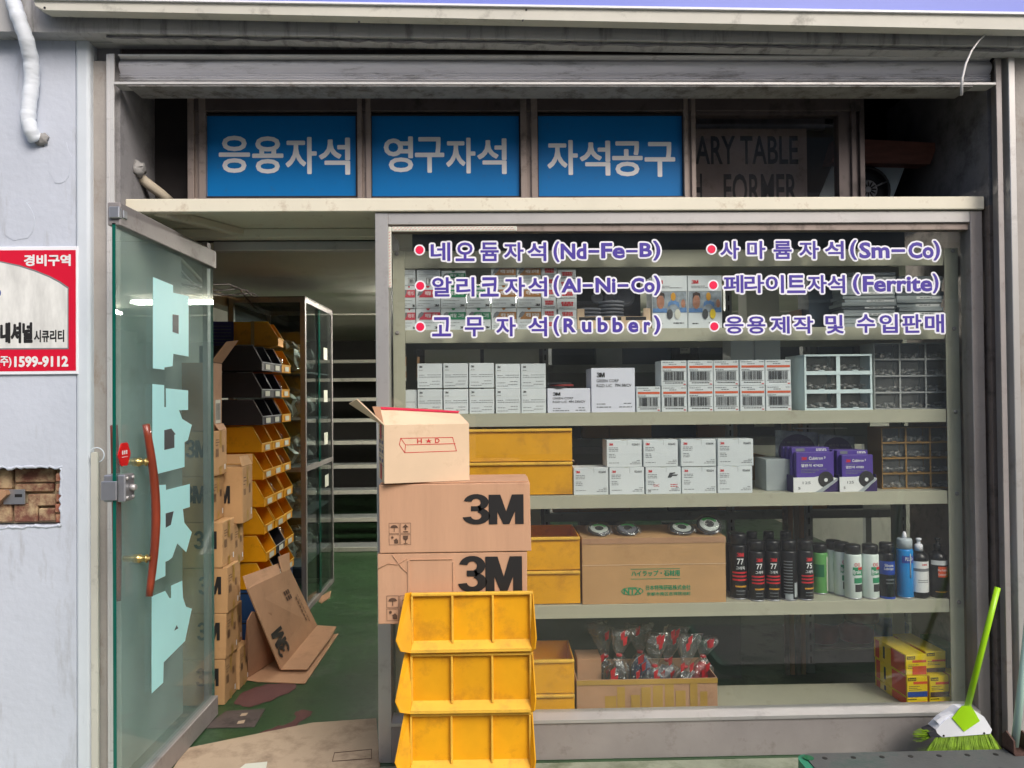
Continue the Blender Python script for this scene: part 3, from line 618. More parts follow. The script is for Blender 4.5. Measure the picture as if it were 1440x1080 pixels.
for v in o.data.vertices: v.co += Vector((random.uniform(-.006, .006), 0, random.uniform(-.006, .006)))
tk = empty('cable_trunking', 'thin white plastic trunking running down the left jamb', 'trunking', (0, 0, 0))
b = MB(); a, c = at(127, 636, -.118), at(137, 636, -.118); b.box(a.x, c.x, -.118, -.1045, .006, a.z, .002); b.build('trunking_cover', 'ledge_paint', tk)
c = at(136, 640, -.125); pts = [(c.x+.028*math.cos(t), -.125, c.z+.028*math.sin(t)) for t in [i*.3-1.2 for i in range(17)]]
b = MB(); b.tube(pts, .0022, 6); b.build('wire_ring', 'pvc_wrap', tk)
pp = empty('wrapped_pipe', 'short beige wrapped pipe entering the wall beside the transom', 'pipe', (0, 0, 0))
path = [at(186, 238, .10), at(200, 252, .12), at(215, 264, .14), at(228, 274, .17), at(240, 285, .2)]
b = MB(); b.tube(path, [.018, .02, .021, .021, .021], 12); b.build('pipe_tube', 'pipe_wrap', pp)
b = MB(); b.lathe([(.034, 0), (.032, .012), (.016, .03)], (XL, .09, at(186, 238, .09).z), 12, axis='X'); o = b.build('putty_collar', 'putty', pp)
for v in o.data.vertices: v.co += Vector((0, random.uniform(-.008, .008), random.uniform(-.012, .012)))
wr = MB(); pts = [at(x, y, -.2) for x, y in ((1400, 38), (1388, 46), (1376, 58), (1366, 72), (1358, 90), (1353, 110), (1352, 134))]
wr.tube(pts, [.0025, .003, .0035, .004, .0045, .005, .0055], 8)
tag(wr.build('loose_cable', 'shutter_edge'), 'thin loose cable curving down from the fascia at the top right', 'cable')

# ------------------------------------------------------------------ boxes: a printed carton as one thing
def carton(name, label, cat, W, H, D, m, loc, rz=0., group=None, bev=.0025, seam=None):
    """origin at the bottom centre of the front face; body runs to +Y"""
    b = MB(); q = (lambda: random.uniform(-.0022, .0022)) if m in ('pink_carton', 'tan_carton', 'kraft_carton') else (lambda: 0)
    b.hexa([(-W/2+q(), abs(q()), 0), (W/2+q(), abs(q()), 0), (W/2+q(), D+q(), 0), (-W/2+q(), D+q(), 0), (-W/2+q(), abs(q()), H-abs(q())), (W/2+q(), abs(q()), H-abs(q())), (W/2+q(), D+q(), H-abs(q())), (-W/2+q(), D+q(), H-abs(q()))], bev, 2)
    o = b.build(name, m, None, loc, rot=(0, 0, rz)); tag(o, label, cat, group); o['W'], o['H'], o['D'] = W, H, D
    return o
def face_xf(o, face):
    W, D = o['W'], o['D']
    if face == 'right': return (W/2, 0, D, math.pi/2)
    if face == 'left': return (-W/2, D, D, -math.pi/2)
    return (-W/2, 0, W, 0)
def on_face(o, ch, face, lvl):
    ox, oy, _, rz = face_xf(o, face); e = .0006*lvl+(.0004 if o['H'] < .16 or o['W'] < .1 else .0006)
    ch.rotation_euler = (0, 0, rz)
    ch.location = (ox + (e if face == 'right' else -e if face == 'left' else 0), oy - (e if face == 'front' else 0), 0)
    return ch
def p_rect(o, u0, u1, v0, v1, m, name='colour_band', face='front', lvl=1):
    w, H = face_xf(o, face)[2], o['H']; b = MB(); b.face([(u0*w, 0, v0*H), (u1*w, 0, v0*H), (u1*w, 0, v1*H), (u0*w, 0, v1*H)])
    return on_face(o, b.build(name, m, o), face, lvl)
def p_poly(o, pts, m, name='printed_mark', face='front', lvl=1):
    w, H = face_xf(o, face)[2], o['H']; b = MB(); b.face([(u*w, 0, v*H) for u, v in pts]); return on_face(o, b.build(name, m, o), face, lvl)
def p_text(o, s, u0, u1, v0, v1, m, face='front', lvl=1, bold=.025, **k):
    w, H = face_xf(o, face)[2], o['H']; return on_face(o, text(s, u0*w, u1*w, v0*H, v1*H, 0, m, o, 'lettering', bold=bold, **k), face, lvl)
def p_lines(o, rows, th, m, face='front', lvl=1, seed=1, name='fine_print'):
    """rows of print too small to read: broken dashes"""
    w, H = face_xf(o, face)[2], o['H']; R = random.Random(seed); b = MB()
    for u0, u1, v in rows:
        u = u0
        while u < u1-.01:
            l = min(R.uniform(.03, .11), u1-u); b.face([(u*w, 0, (v-th/2)*H), ((u+l)*w, 0, (v-th/2)*H), ((u+l)*w, 0, (v+th/2)*H), (u*w, 0, (v+th/2)*H)]); u += l+.016
    ob = b.build(name, m, o); ob['kind'] = 'stuff'; return on_face(o, ob, face, lvl)
def p_bars(o, u0, u1, v0, v1, m, face='front', lvl=1, seed=3, n=26):
    w, H = face_xf(o, face)[2], o['H']; R = random.Random(seed); b = MB(); step = (u1-u0)/n
    for i in range(n):
        a = u0+i*step; l = step*R.choice((.3, .45, .7, .7)); b.face([(a*w, 0, v0*H), ((a+l)*w, 0, v0*H), ((a+l)*w, 0, v1*H), (a*w, 0, v1*H)])
    ob = b.build('barcode', m, o); ob['kind'] = 'stuff'; return on_face(o, ob, face, lvl)
def logo_shape(b, x0, x1, z0, z1, flip=False):
    """the heavy figure 3 and capital M that touch each other"""
    w, h = x1-x0, z1-z0
    def P(u, v): return (x0+u*w, 0, z0+v*h)
    def ring(cx, cz, rx, rz, t0, t1, tx, tz, n=14):
        for i in range(n):
            a, c = math.radians(t0+(t1-t0)*i/n), math.radians(t0+(t1-t0)*(i+1)/n)
            b.face([P(cx+rx*math.cos(a), cz+rz*math.sin(a)), P(cx+rx*math.cos(c), cz+rz*math.sin(c)), P(cx+(rx-tx)*math.cos(c), cz+(rz-tz)*math.sin(c)), P(cx+(rx-tx)*math.cos(a), cz+(rz-tz)*math.sin(a))])
    ring(.225, .725, .205, .275, 170, -75, .13, .15); ring(.225, .28, .225, .28, 75, -172, .14, .16)
    b.face([P(.14, .44), P(.30, .44), P(.30, .60), P(.14, .60)])
    b.face([P(.43, 0), P(.57, 0), P(.57, .97), P(.43, .97)]); b.face([P(.86, 0), P(1, 0), P(1, .97), P(.86, .97)])
    b.face([P(.57, .97), P(.57, .42), P(.665, 0), P(.715, 0), P(.715, .42), P(.62, .97)]); b.face([P(.86, .97), P(.81, .97), P(.715, .42), P(.715, 0), P(.765, 0), P(.86, .42)])
def p_logo(o, u0, u1, v0, v1, m, face='front', lvl=1, flip=False):
    w, H = face_xf(o, face)[2], o['H']; b = MB(); logo_shape(b, u0*w, u1*w, v0*H, v1*H)
    if flip:
        for v in b.bm.verts: v.co.x = (u0+u1)*w-v.co.x; v.co.z = (v0+v1)*H-v.co.z
    return on_face(o, b.build('logo', m, o), face, lvl)
def p_icons(o, u0, v0, s, m, face='front'):
    """2 x 2 handling marks: umbrella, up arrow, sun over box, glass"""
    w, H = face_xf(o, face)[2], o['H']; x, z = u0*w, v0*H; b = MB(); t = s*.025
    def R(a0, a1, c0, c1): b.face([(x+a0*s, 0, z+c0*s), (x+a1*s, 0, z+c0*s), (x+a1*s, 0, z+c1*s), (x+a0*s, 0, z+c1*s)])
    for a in (0, .52):
        for c in (0, .52):
            e = .014
            R(a, a+.48, c, c+e); R(a, a+.48, c+.48-e, c+.48); R(a, a+e, c+e, c+.48-e); R(a+.48-e, a+.48, c+e, c+.48-e)
    b.face([(x+s*(.24+.17*math.cos(math.pi*i/10)), 0, z+s*(.78+.13*math.sin(math.pi*i/10))) for i in range(11)]); R(.225, .255, .6, .78)
    R(.725, .795, .68, .82); b.face([(x+s*.62, 0, z+s*.8), (x+s*.9, 0, z+s*.8), (x+s*.76, 0, z+s*.94)]); R(.64, .88, .58, .62)
    b.face([(x+s*.64, 0, z+s*.42), (x+s*.66, 0, z+s*.26), (x+s*.76, 0, z+s*.18), (x+s*.86, 0, z+s*.26), (x+s*.88, 0, z+s*.42)]); R(.745, .775, .08, .18); R(.67, .85, .05, .08)
    b.ellipse(x+s*.15, z+s*.34, s*.06, s*.06, 0, 10); R(.24, .42, .07, .2); b.face([(x+s*.2, 0, z+s*.2), (x+s*.33, 0, z+s*.3), (x+s*.42, 0, z+s*.2)])
    ob = b.build('handling_marks', m, o); return on_face(o, ob, face, 1)

# ------------------------------------------------------------------ yellow bins standing on the pavement
FY = -.47
a, c = at(577, 900, FY), at(747, 900, FY); BW = c.x-a.x; BXc = (a.x+c.x)/2
BH = .1985
def jig_(): return random.uniform(-.012, .012)
def street_bin(label, loc):
    r = empty('stacking_bin', label, 'storage bin', loc, jig_(), 'yellow bins stacked on the pavement')
    w = BW/2; t = .006
    b = MB(); b.box(-w, w, 0, t, .012, BH-.004, .001); b.build('ribbed_panel', 'yellow_plastic', r)
    b = MB(); b.box(-w+.002, w+.004, -.016, .0, BH-.012, BH-.002, .002); b.build('rim', 'yellow_edge', r)
    for x in (-w+.0045, -w/3+.004, w/3+.004, w-.004):
        b = MB(); b.box(x-.0035, x+.0035, -.016, .0, .03, BH-.012, .001); b.build('rib', 'yellow_edge', r)
    b = MB(); b.prism([(-w, -.034, .004), (-w, -.034, .014), (-w, .0, .034), (-w, .0, .004)], (2*w, 0, 0)); b.build('ledge', 'yellow_edge', r)
    # side cheeks, flaring forward and outward
    for sx in (-1, 1):
        b = MB(); o_ = .034 if sx < 0 else .010
        P = [(sx*w, .004, BH-.002), (sx*(w+o_*.55), -.012, BH-.001), (sx*(w+o_*1.35), -.05, .052), (sx*(w+o_*.9), -.05, .016), (sx*w, -.034, .004), (sx*w, .004, .004)]
        b.prism(P, (-sx*.004, 0, 0)); b.fix = True; b.build('cheek', 'yellow_plastic', r)
    b = MB(); b.box(-w, -w+.004, t, .36, .008, .084); b.box(w-.004, w, t, .36, .008, .084); b.box(-w+.004, w-.004, t, .36, .004, .010); b.box(-w+.004, w-.004, .356, .36, .010, .084); b.build('tray', 'yellow_plastic', r)
    return r
names = ['bottom yellow bin of the pavement stack, cut off by the picture edge', 'second yellow bin from the ground in the pavement stack', 'third yellow bin from the ground in the pavement stack', 'top yellow bin of the pavement stack, holding the lower carton']
for k in range(4):
    street_bin(names[k], (BXc+(k-2)*.003, FY+.002*(k % 2), .006+k*(BH+.0022)))
topz = .006+3*(BH+.0022)
# two pink-brown cartons with the big black mark
cz = topz+.0848
a, c = at(531, 850, -.45), at(742, 850, -.45); W1 = c.x-a.x; H1 = at(640, 777, -.45).z-cz
c1 = carton('shipping_carton', 'dented pinkish carton with big black logo behind the top yellow bin', 'carton', W1, H1, .26, 'pink_carton', ((a.x+c.x)/2, -.448, cz), 0, 'pinkish logo cartons on the street stack')
p_logo(c1, .535, .965, .43, .95, 'black_ink'); p_icons(c1, .06, .05, .085, 'cardboard_print')
b = MB()
for (u0, u1, v0, v1) in ((.215, .50, .9, .915), (.2, .215, .3, .9), (.5, .51, .35, .87)): b.box((u0-.5)*W1, (u1-.5)*W1, -.0022, 0.002, v0*H1, v1*H1, .0009)
b.tube([((u-.5)*W1, -.0005, v*H1) for u, v in ((.0, .78), (.07, .86), (.13, .84), (.2, .93))], .0016, 5); b.tube([((u-.5)*W1, -.0005, v*H1) for u, v in ((.1, .98), (.16, .8), (.2, .72))], .0014, 5); b.build('crease', 'pink_carton', c1)
a, c = at(533, 730, -.45), at(746, 730, -.45); W2 = c.x-a.x; z2 = cz+H1+.001; H2 = at(640, 680, -.45).z-z2
c2 = carton('shipping_carton', 'clean pinkish carton with big black logo under the open cream carton', 'carton', W2, H2, .24, 'pink_carton', ((a.x+c.x)/2, -.45, z2), 0, 'pinkish logo cartons on the street stack')
p_logo(c2, .55, .955, .40, .845, 'black_ink'); p_icons(c2, .065, .12, .074, 'cardboard_print')
b = MB(); b.box(-W2/2+.003, W2/2-.006, .014, .235, H2, H2+.004, .001); b.build('lid_flap', 'pink_carton', c2)
# open cream carton with a printed bar drawing
WH, HH, DH = .292, .196, .2; rzh = math.radians(14)
hd = empty('open_carton', 'open cream carton with red H D bar drawing on top of the stack', 'carton', (at(541, 679, -.47).x, -.475, z2+H2+.0055), rzh)
def HX(x, y, z): return (x, y, z)
t = .004; b = MB()
b.box(0, WH, 0, t, 0, HH); b.box(0, WH, DH-t, DH, 0, HH); b.box(0, t, t, DH-t, 0, HH); b.box(WH-t, WH, t, DH-t, 0, HH); b.box(t, WH-t, t, DH-t, 0, t); body = b.build('carton_walls', 'cream_carton', hd)
def flap(pts, m='cream_carton', off=(0, .0032, .0012)):
    b = MB(); b.prism(pts, off); return b.build('flap', m, hd)
f1 = flap([(0, 0, HH), (WH, 0, HH), (WH-.022, .075, HH+.036), (-.006, .062, HH+.056)])
flap([(.0, DH, HH), (WH, DH, HH), (WH-.05, DH+.03, HH+.045), (-.02, DH+.02, HH+.06)], 'carton_inside')
flap([(0, 0, HH), (0, DH, HH), (-.105, DH-.01, HH+.072), (-.088, .035, HH+.088)], 'cream_carton', (.003, 0, .003))
flap([(WH, 0.01, HH), (WH, DH-.01, HH), (WH-.03, DH-.02, HH-.07), (WH-.03, .03, HH-.07)], 'carton_inside', (-.003, 0, 0))
b = MB(); b.prism([(-.004, .057, HH+.0525), (WH-.024, .071, HH+.0355), (WH-.018, .078, HH+.041), (-.005, .068, HH+.060)], (0, -.004, .0015)); b.build('red_tape', 'tape_red', hd)
def HF(u, v, e=.0007): return Vector((u*WH, -e, v*HH))
def stroke(pts, m, w=.0011, name='printed_line', par=hd):
    b = MB()
    for p, q in zip(pts, pts[1:]):
        d_ = (q-p).normalized(); n_ = Vector((-d_.z, 0, d_.x))*w
        b.face([p-n_-d_*w, q-n_+d_*w, q+n_+d_*w, p+n_-d_*w])
    return b.build(name, m, par)
P = dict(A=HF(.19, .77), B_=HF(.80, .765), C=HF(.845, .525), D=HF(.235, .52), E=HF(.175, .66), G=HF(.245, .655), H=HF(.83, .65))
stroke([P['A'], P['B_'], P['C'], P['D'], P['E'], P['A'], P['G'], P['D']], 'red_ink'); stroke([P['G'], HF(.83, .655, .0011)], 'red_ink')
for s, u0, u1 in (('H', .38, .435), ('★', .475, .555), ('D', .59, .645)):
    text(s, u0*WH, u1*WH, .675*HH, .755*HH, -.0012, 'red_ink', hd, 'lettering', bold=.02)
for v in (.80, .60, .45, .28):
    b = MB(); b.face([(-.0007, DH*.9, v*HH), (-.0007, DH*.05, v*HH), (-.0007, DH*.05, v*HH+.0014), (-.0007, DH*.9, v*HH+.0014)]); b.build('printed_line', 'navy_ink', hd)
b = MB()
for v in (.50, .34, .66):
    for u in (.2, .32, .6, .75): b.box(-.0013, -.0007, u*DH, (u+.06)*DH, v*HH, (v+.06)*HH)
b.build('fine_print', 'navy_ink', hd)['kind'] = 'stuff'
for v0, v1 in ((.74, 1.0), (.03, .30)):
    b = MB(); b.box(-.0019, -.0013, .42*DH, .62*DH, v0*HH, v1*HH); b.build('red_tape', 'tape_red', hd)

# ------------------------------------------------------------------ broom leaning in the right corner
br = empty('broom', 'lime green broom with a white head leaning in the right corner', 'broom', (0, 0, 0))
hY = -.15
top, bot = at(1403, 826, -.118), at(1360, 996, hY)
b = MB(); b.tube([top, top.lerp(bot, .3), bot], [.0105, .0105, .0115], 14); b.build('handle', 'lime_plastic', br)
def broom_poly(name, pts, Y, th, m, bev=0):
    b = MB(); b.prism([at(x, y, Y) for x, y in pts], (0, th, 0)); return b.build(name, m, br)
broom_poly('head_shell', [(1352, 998), (1369, 998), (1384, 1008), (1395, 1026), (1393, 1032), (1325, 1037), (1318, 1031), (1316, 1026), (1328, 1014)], hY-.026, .052, 'white_shell')
broom_poly('head_crest', [(1350, 996), (1353, 993), (1366, 993), (1369, 998), (1378, 1014), (1356, 1029), (1339, 1010)], hY-.0295, .003, 'lime_plastic')
broom_poly('wing_tab', [(1316, 1014), (1324, 1008), (1340, 1003), (1336, 1012), (1322, 1020)], hY-.02, .02, 'white_shell')
broom_poly('bumper', [(1306, 1031), (1318, 1026), (1326, 1036), (1320, 1037), (1308, 1036)], hY-.025, .05, 'black_plastic')
for x, y in ((1327, 1034.5), (1384, 1031)):
    b = MB(); b.lathe([(.004, 0), (.003, .003)], at(x, y, hY-.0265), 8, axis='Y'); b.build('rivet', 'black_ink', br)
b = MB()
R = random.Random(5)
for i in range(3600):
    u = R.random(); dy = R.uniform(-.022, .022); p = at(1318+u*75, 1034-u*3, hY+dy)
    q = at(1300+u*110+R.gauss(0, 3.2), 1066+R.uniform(-3, 6), hY+dy*2.2+R.gauss(0, .006)); mid = p.lerp(q, .5)+Vector((R.gauss(0, .003), R.gauss(0, .003), 0))
    if R.random() < .03: q += Vector((-.03, 0, .03))
    w = R.uniform(.0005, .0009)
    for s_, e_ in ((p, mid), (mid, q)):
        b.face([s_+Vector((-w, 0, 0)), s_+Vector((w, 0, 0)), e_+Vector((w, 0, 0)), e_+Vector((-w, 0, 0))])
for i in range(60):
    p = at(1318, 1033, hY+R.uniform(-.02, .02)); q = at(R.uniform(1283, 1302), R.uniform(1024, 1044), hY+R.uniform(-.03, .02)); w = .0009
    b.face([p+Vector((0, 0, -w)), p+Vector((0, 0, w)), q+Vector((0, 0, w)), q+Vector((0, 0, -w))])
b.build('bristles', 'lime_bristle', br)['kind'] = 'stuff'

# ------------------------------------------------------------------ platform trolley
tzk = .20
p = atz(1117, 1060, tzk)
tl = empty('platform_trolley', 'worn green platform trolley parked in front of the right corner', 'trolley', (p.x, p.y, 0))
TW, TD = .98, .62
def rrect(x0, x1, y0, y1, r, z, n=6):
    o = []
    for cx, cy, a0 in ((x1-r, y1-r, 0), (x0+r, y1-r, 90), (x0+r, y0+r, 180), (x1-r, y0+r, 270)):
        for i in range(n+1):
            an = math.radians(a0+90*i/n); o.append((cx+r*math.cos(an), cy+r*math.sin(an), z))
    return o
b = MB(); b.prism(rrect(0, TW, -TD, 0, .04, tzk-.045), (0, 0, .043)); b.build('deck', 'trolley_green', tl)
b = MB(); b.prism(rrect(.028, TW-.02, -TD+.02, -.004, .02, tzk-.0015), (0, 0, .0035)); dk = b.build('deck_plate', 'trolley_deck', tl)
b = MB(); R = random.Random(2)
for i in range(9):
    for j in range(6):
        x, y = .09+i*.1+(j % 2)*.05, -.04-j*.1
        if x < TW-.05: b.lathe([(.009, 0), (.009, .0008)], (x, y, tzk+.0021), 10)
b.build('deck_holes', 'black_ink', dk)['kind'] = 'stuff'
b = MB(); b.lathe([(.018, 0), (.018, .0008)], (.035, -.035, tzk+.0021), 14); b.build('corner_hole', 'tin_green', tl)
for x, y in ((.12, -.1), (TW-.12, -.1), (.12, -TD+.1), (TW-.12, -TD+.1)):
    b = MB(); b.lathe([(.05, -.018), (.056, -.014), (.056, .014), (.05, .018)], (x, y, .0605), 20, axis='X'); wl = b.build('wheel', 'can_black', tl)
    b = MB(); b.box(x-.03, x-.024, y-.02, y+.02, .05, tzk-.046); b.box(x+.024, x+.03, y-.02, y+.02, .05, tzk-.046); b.box(x-.035, x+.035, y-.035, y+.035, tzk-.052, tzk-.0455); b.build('caster_fork', 'rust', tl)
q = at(1425, 1062, p.y-.03); bx_ = q.x-p.x
b = MB(); b.prism([(bx_-.012, -.05, tzk+.002), (bx_-.012, .01, tzk+.002), (bx_-.012, .01, tzk+.05), (bx_-.012, -.01, tzk+.07), (bx_-.012, -.05, tzk+.05)], (.006, 0, 0)); b.prism([(bx_+.045, -.05, tzk+.002), (bx_+.045, .01, tzk+.002), (bx_+.045, .01, tzk+.05), (bx_+.045, -.01, tzk+.07), (bx_+.045, -.05, tzk+.05)], (.006, 0, 0)); b.box(bx_-.012, bx_+.051, -.055, .012, tzk+.0022, tzk+.008); b.build('pivot_bracket', 'rust', tl)
b = MB(); b.tube([(bx_+.012, -.02, tzk+.02), (bx_+.05, -.02, tzk+.3), (bx_+.12, -.02, tzk+.85)], .0125, 14); b.build('handle_pole', 'pole_mint', tl)

# ------------------------------------------------------------------ cardboard mats on the entrance floor
def mat_sheet(label, pts, z, th=.005):
    v = [atz(x, y, z) for x, y in pts]; b = MB(); b.prism([(q.x, q.y, z) for q in v], (0, 0, -th+.001)); return tag(b.build('cardboard_mat', 'dirty_carton'), label, 'cardboard', 'cardboard sheets on the entrance floor')
ms = mat_sheet('large soiled cardboard sheet lying flat in the entrance', [(262, 1052), (330, 1038), (440, 1016), (470, 1014), (529, 1010), (534, 1070), (536, 1135), (210, 1150), (232, 1098)], .0125)
ms2 = mat_sheet('printed cardboard sheet on the entrance floor beside the window post', [(463, 1046), (531, 1041), (535, 1120), (455, 1125)], .018)
def floor_print(par, quads, z, m='cardboard_print'):
    b = MB()
    for qd in quads: b.face([(v.x, v.y, z) for v in (atz(x, y, z) for x, y in qd)])
    b.build('printed_mark', m, par)
Q = []
for (x0, y0, x1, y1) in ((470, 1058, 523, 1056),): Q += [[(x0, y0), (x1, y1-3), (x1, y1-2), (x0, y0+1.2)], [(x0-3, y0+12), (x1, y1+10), (x1, y1+11), (x0-3, y0+13.2)], [(x0, y0), (x0+1, y0), (x0-2, y0+12), (x0-3, y0+12)], [(x1-1, y1-3), (x1, y1-3), (x1, y1+11), (x1-1, y1+11)]]
floor_print(ms2, Q, .0186)
pt = MB(); pt.face([(v.x, v.y, .0131) for v in (atz(*k, .0131) for k in ((345, 1074), (376, 1071), (374, 1082), (330, 1086)))]); pt.build('paper_label', 'pale_paper', ms)
# ------------------------------------------------------------------ display rack behind the pane
RY = .10                                        # front of the rack
ZS = dict(T=2.068, A=1.739, B=1.389, C=1.045, D=.590, E=.132)
rk = empty('display_rack', 'cream steel display rack filling the shop window', 'shelf rack', (0, 0, 0))
rx0, rx1 = -.415, 1.965; RD = .46
for x0, x1 in ((rx0, rx0+.05), (rx1-.058, rx1)):
    b = MB(); b.box(x0, x1, RY, RY+.004, .006, ZS['T'], .001); b.box(x0 if x0 < 0 else x1-.004, x0+.004 if x0 < 0 else x1, RY+.004, RY+.045, .006, ZS['T']); b.build('post', 'cream_shelf', rk)
    b = MB(); b.box(x0, x1, RY+RD, RY+RD+.004, .006, ZS['T']); b.build('post', 'cream_shelf', rk)
for k, z in ZS.items():
    h = .055 if k != 'T' else .072
    b = MB(); b.box(rx0+.05, rx1-.058, RY+.006, RY+.010, z-h, z, .001); dd = RD if k != 'E' else .30; b.box(rx0+.052, rx1-.06, RY+.010, RY+dd-.002, z-.004, z-.0005); k != 'E' and b.box(rx0+.05, rx1-.058, RY+RD-.0015, RY+RD+.002, z-h, z); b.build('shelf_board', 'cream_shelf', rk)
    for x in (rx0+.018, rx1-.022):
        b = MB(); b.lathe([(.0085, 0), (.0085, .003), (.005, .006)], (x, RY, z-.012), 10, axis='Y'); b.build('bolt', 'old_aluminium', rk)
b = MB(); b.box(rx0+.05, rx1-.06, RY+.30, RY+.312, ZS['T']-.02, 2.25); b.build('valance_board', 'sheet_dark', rk)
PY = RY+.014                                     # front faces of the goods
def X(px, y=600, Y=PY): return at(px, y, Y).x
def Z(py, px=800, Y=PY): return at(px, py, Y).z
ORD = ['first', 'second', 'third', 'fourth', 'fifth', 'sixth', 'seventh', 'eighth']
def jig(a=.008): return random.uniform(-a, a)
def goods(name, label, cat, px0, px1, key, H, D, m, group=None, Y=None, z=None, y=600, dy=None, rz=None):
    Y = PY if Y is None else Y; x0, x1 = X(px0, y, Y), X(px1, y, Y)
    return carton(name, label, cat, x1-x0-.0006, H, D, m, ((x0+x1)/2, Y+(abs(jig(.006)) if dy is None else dy), (ZS[key] if key else 0)+(z or 0)), jig(.007) if rz is None else rz, group, .0015)

# ---- top shelf: small white boxes with coloured labels, three rows
colr = {'r': ('rose_ink', 'red', '레드'), 'g': ('green_ink', 'green', '그린'), 'n': ('brown_ink', 'brown', '브라운')}
def colour_box(kind, label, px0, px1, row, hz, cut=False):
    o = goods('product_box', label, 'box', px0, px1, 'A', hz-.001, .1, 'white_carton', 'small white boxes with coloured labels', z=row, y=440, rz=0)
    m, _, word = colr[kind]; u0 = .12 if not cut else 0
    p_poly(o, [(u0, .48), (u0+.16, .82), (1, .82), (1, .48)], m, 'colour_band'); p_text(o, '메탈 '+word, .38, .93, .58, .76, 'sign_white', lvl=2)
    p_poly(o, [(.06, .55), (.12, .76), (.22, .84), (.34, .80), (.28, .68), (.2, .58)], 'grey_ink', lvl=2)
    p_poly(o, [(.42, 1.0), (.45, .93), (.5, .905), (.55, .93), (.58, 1.0)], m); p_lines(o, [(.08, .6, .2), (.08, .3, .12), (.12, .75, .34)], .02, 'grey_ink', seed=px0); p_logo(o, .76, .95, .06, .17, 'black_ink')
    return o
cols = [('r', 567, 584, True), ('r', 585, 619, False), ('g', 620, 655, False), ('g', 656, 690, False), ('n', 691, 726, False), ('n', 727, 761, False)]
rows = [('bottom', 0, .0915), ('middle', .092, .0935)]
pos = ['beside the left rack post', 'next to the leftmost one']
for rn, rz_, hz in rows:
    for i, (k, a, c, cut) in enumerate(cols):
        nth = {0: 'half hidden by the left post', 1: 'second from the left post', 2: 'third from the left post', 3: 'fourth from the left post', 4: 'fifth from the left post', 5: 'sixth from the left post'}[i]
        colour_box(k, f'{colr[k][1]} labelled white box, {nth}, {rn} row, top shelf', a, c, rz_, hz, cut)
for k, a, c, nm in (('n', 691, 726, 'left'), ('n', 727, 761, 'right')):
    colour_box(k, f'{nm} one of two brown labelled boxes on the uppermost row, top shelf', a, c, .1865, .086)
o = colour_box('g', 'green labelled white box alone in the uppermost row, top shelf', 621, 655, .1865, .062)
for a, c, nm in ((567, 584, 'half hidden by the left post'), (586, 619, 'second from the left post')):
    o = goods('product_box', f'pale box turned backwards with barcode, {nm}, uppermost row, top shelf', 'box', a, c, 'A', .066, .1, 'white_carton', 'small white boxes with coloured labels', z=.1865, y=390)
    p_lines(o, [(.08, .9, .9), (.08, .8, .8), (.08, .85, .7), (.08, .5, .6)], .02, 'grey_ink', seed=a); p_rect(o, .4, .95, .08, .48, 'grey_ink'); p_rect(o, .43, .92, .11, .45, 'sign_white', lvl=2); p_bars(o, .5, .86, .14, .42, 'dark_grey', lvl=3)
# slim boxes with red lettering, two leaning stacks
for si, (a, c, n) in enumerate(((762, 783, 6), (784, 811, 6))):
    z = 0
    for i in range(n):
        h = .043+.004*((i+si) % 2)-.003*si
        o = goods('slim_box', f'{ORD[i]} slim box from the shelf in the {"left" if si == 0 else "right"} slim stack, top shelf', 'box', a+jig(.8), c+jig(.8), 'A', h-.001, .1, 'white_carton', 'slim boxes with red lettering', z=z, y=440); z += h
        p_lines(o, [(.22, .82, .62), (.25, .8, .40)], .2, 'red_ink', seed=i*7+si); p_lines(o, [(.1, .9, .12)], .05, 'grey_ink', seed=i)
# display tray with grey discs
a, c = X(812, 440), X(915, 440); TWd = c-a
tr_ = empty('disc_tray', 'cream display tray with a dark backboard and grey discs, top shelf', 'display tray', ((a+c)/2, PY+.004, ZS['A']))
b = MB(); b.prism([(-TWd/2, 0, 0), (TWd/2, 0, 0), (TWd/2, 0, .085), (TWd/2-.03, 0, .085), (TWd/2-.03, 0, .052), (-TWd/2+.03, 0, .052), (-TWd/2+.03, 0, .085), (-TWd/2, 0, .085)], (0, .003, 0)); b.box(-TWd/2, -TWd/2+.003, .003, .16, 0, .085); b.box(TWd/2-.003, TWd/2, .003, .16, 0, .085); b.box(-TWd/2+.003, TWd/2-.003, .003, .16, 0, .003); b.build('tray_box', 'cream_carton', tr_)
b = MB(); b.box(-TWd/2+.004, TWd/2-.012, .15, .155, .003, .215); b.build('backboard', 'disc_dark', tr_)
b = MB()
for u0, u1 in ((-.48, -.2), (-.14, .1), (.16, .44)): b.face([(u0*TWd, -.0006, .036), (u1*TWd, -.0006, .036), (u1*TWd, -.0006, .05), (u0*TWd, -.0006, .05)])
b.build('label_strip', 'black_ink', tr_)
for cx, rr, zz in ((.23, .047, .155), (-.16, .026, .15), (.02, .024, .15)):
    b = MB(); b.lathe([(rr, 0), (rr, .003), (rr*.62, .004), (rr*.6, .002)], (cx*TWd, .15, zz), 24, axis='Y'); b.build('printed_disc', 'disc_grey', tr_)
for nm, cx, n in (('left', -.31, 6), ('right', .0, 8)):
    st_ = empty('disc_stack', f'{nm} stack of grey flap discs in the display tray', 'discs', ((a+c)/2+cx*TWd, PY+.075, ZS['A']+.003), 0, 'grey disc stacks')
    for i in range(n):
        b = MB(); b.lathe([(.046, 0), (.054, .003), (.054, .0115), (.046, .0135), (.02, .0125)], (jig(.002), jig(.002), i*.0152), 26); b.build('disc', 'disc_grey', st_)
